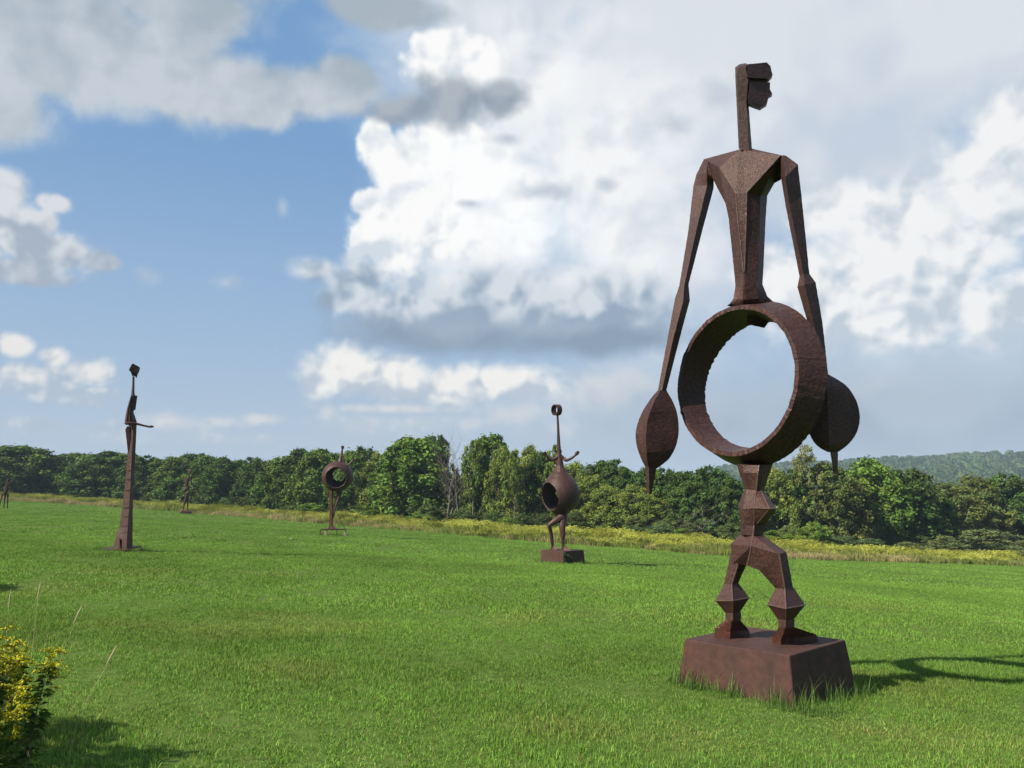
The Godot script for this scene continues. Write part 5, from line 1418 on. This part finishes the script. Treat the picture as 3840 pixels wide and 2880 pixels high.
func foreground_plants():
	var r := RandomNumberGenerator.new()
	r.seed = 61
	var kinds := []
	for i in 4: kinds.append(goldenrod_mesh(r, 0.78))
	var spots := [[-2.98, -4.95, 0.98, "tallest yellow goldenrod plant at the left edge of the photo"], [-2.88, -4.85, 0.93, "yellow goldenrod plant in front of the tallest one at the left edge"], [-2.80, -5.0, 0.84, "shorter goldenrod plant at the right side of the clump in the left foreground"],
		[-2.74, -4.62, 0.60, "low goldenrod plant with small flowers at the front of the clump in the left corner"], [-3.06, -4.75, 0.93, ""], [-2.90, -4.6, 0.80, ""], [-3.2, -5.1, 0.96, ""], [-2.86, -4.5, 0.66, ""], [-3.05, -4.45, 0.85, ""], [-2.88, -5.15, 0.9, ""], [-3.25, -4.8, 1.0, ""], [-2.78, -4.4, 0.55, ""]]
	for k in 17: spots.append([-2.84 - r.randf() * 1.0, -4.2 - r.randf() * 1.1, r.randf_range(0.55, 0.90), ""])
	for s in spots:
		var m: Array = kinds[r.randi() % 4]
		var g := thing("goldenrod_plant", s[3] if s[3] else "leafy goldenrod plant crowded into the dark clump in the lower left corner", "plant", on_ground(s[0] - 0.07, s[1]), r.randf() * TAU, "goldenrod plants in the lower left corner")
		g.scale = Vector3.ONE * float(s[2])
		part("stem", m[0], M.bark, g)
		part("leaves", m[1], M.leaf, g, true)
		part("flower_plume", m[2], M.petal, g, true)
	# seed heads on thin stalks
	var stalks := [[-3.35, -5.5, 0.86, 0.0, "tall grass stalk with a pale seed head at the far left"], [-3.18, -5.5, 0.92, 0.02, "tall grass stalk with a pale seed head right of the far left one"], [-2.98, -5.35, 0.80, 0.16, "bent grass stalk leaning right above the goldenrod"], [-2.62, -5.0, 0.62, 0.20, "thin grass stalk leaning right beside the goldenrod"]]
	for s in stalks:
		var g := thing("grass_stalk", s[4], "plant", on_ground(s[0], s[1]), 0.0, "grass stalks with seed heads")
		var h: float = s[2]
		var l: float = s[3]
		part("stalk", limb([v(0, -0.02, 0), v(l * 0.2, h * 0.5, 0), v(l, h, 0)], [0.0018, 0.0015, 0.001], 5, 1.0, 2, 9.0, 0.0), M.dry, g)
		part("seed_head", limb([v(l * 0.93, h * 0.97, 0), v(l, h + 0.02, 0), v(l * 1.12 + 0.003, h + 0.07, 0), v(l * 1.2 + 0.006, h + 0.11, 0)], [0.0015, 0.005, 0.0055, 0.001], 6, 1.0, 2, 9.0, 0.0), M.dry, g)
	# taller growth just outside the frame, whose shade falls into its lower left corner
	var bush := crown_mesh("green", 955)
	var stem := trunk_mesh("M", 79)
	for s in [[-4.3, -5.0, 1.15, 1.5, "low leafy shrub just outside the lower left corner behind the goldenrod clump"], [-11.2, -12.6, 2.1, 2.4, "taller leafy shrub outside the left edge that shades the lawn further back"]]:
		var g := thing("shrub", s[4], "shrub", on_ground(s[0], s[1]), 1.0, "shrubs outside the left edge")
		var sc := v(s[3] / 7.0, s[2] / 9.6, s[3] / 7.0)
		part("stem", stem, M.bark, g).scale = sc * v(1, 0.8, 1)
		part("foliage", bush, M.leaf, g).scale = sc
	# two clover heads in the lawn
	for s in [[-2.06, -10.29, "pink clover head in the lawn left of the middle"], [-0.16, -10.64, "pale pink clover head in the lawn nearer the middle"]]:
		var g := thing("clover_flower", s[2], "flower", on_ground(s[0], s[1]), 0.0, "clover heads in the lawn")
		part("stem", limb([v(0, 0, 0), v(0.004, 0.05, 0), v(0, 0.095, 0)], [0.003, 0.002, 0.002], 5, 1.0, 1, 9.0, 0.0), M.bark, g)
		var b := Bag.new()
		for k in 70:
			var d := v(r.randfn(), absf(r.randfn()) * 0.9, r.randfn()).normalized()
			var p := v(0, 0.095, 0)
			var w := d.cross(v(r.randfn(), r.randfn(), r.randfn())).normalized() * 0.004
			b.ctri(p + w, p - w, p + d * r.randf_range(0.012, 0.018), Color(0.42, 0.14, 0.26) * r.randf_range(0.7, 1.3))
		part("blossom", b.mesh(), M.petal, g)
	# a scrap of white paper far out on the lawn
	var scrap := Bag.new()
	var sheet := [v(-0.07, 0.05, 0.04), v(0.0, 0.085, 0.05), v(0.07, 0.055, 0.03), v(-0.06, 0.06, -0.02), v(0.01, 0.04, -0.01), v(0.08, 0.075, -0.03), v(-0.05, 0.045, -0.07), v(0.02, 0.07, -0.06), v(0.07, 0.05, -0.08)]
	for i in 2:
		for j in 2: scrap.quad(sheet[i * 3 + j], sheet[i * 3 + j + 1], sheet[i * 3 + j + 4], sheet[i * 3 + j + 3])
	var sc := part("paper_scrap", scrap.mesh(), M.paper, self)
	sc.position = on_ground(-11.69, -42.92)
	tag(sc, "tiny white paper scrap on the lawn left of the sphere sculpture", "litter")
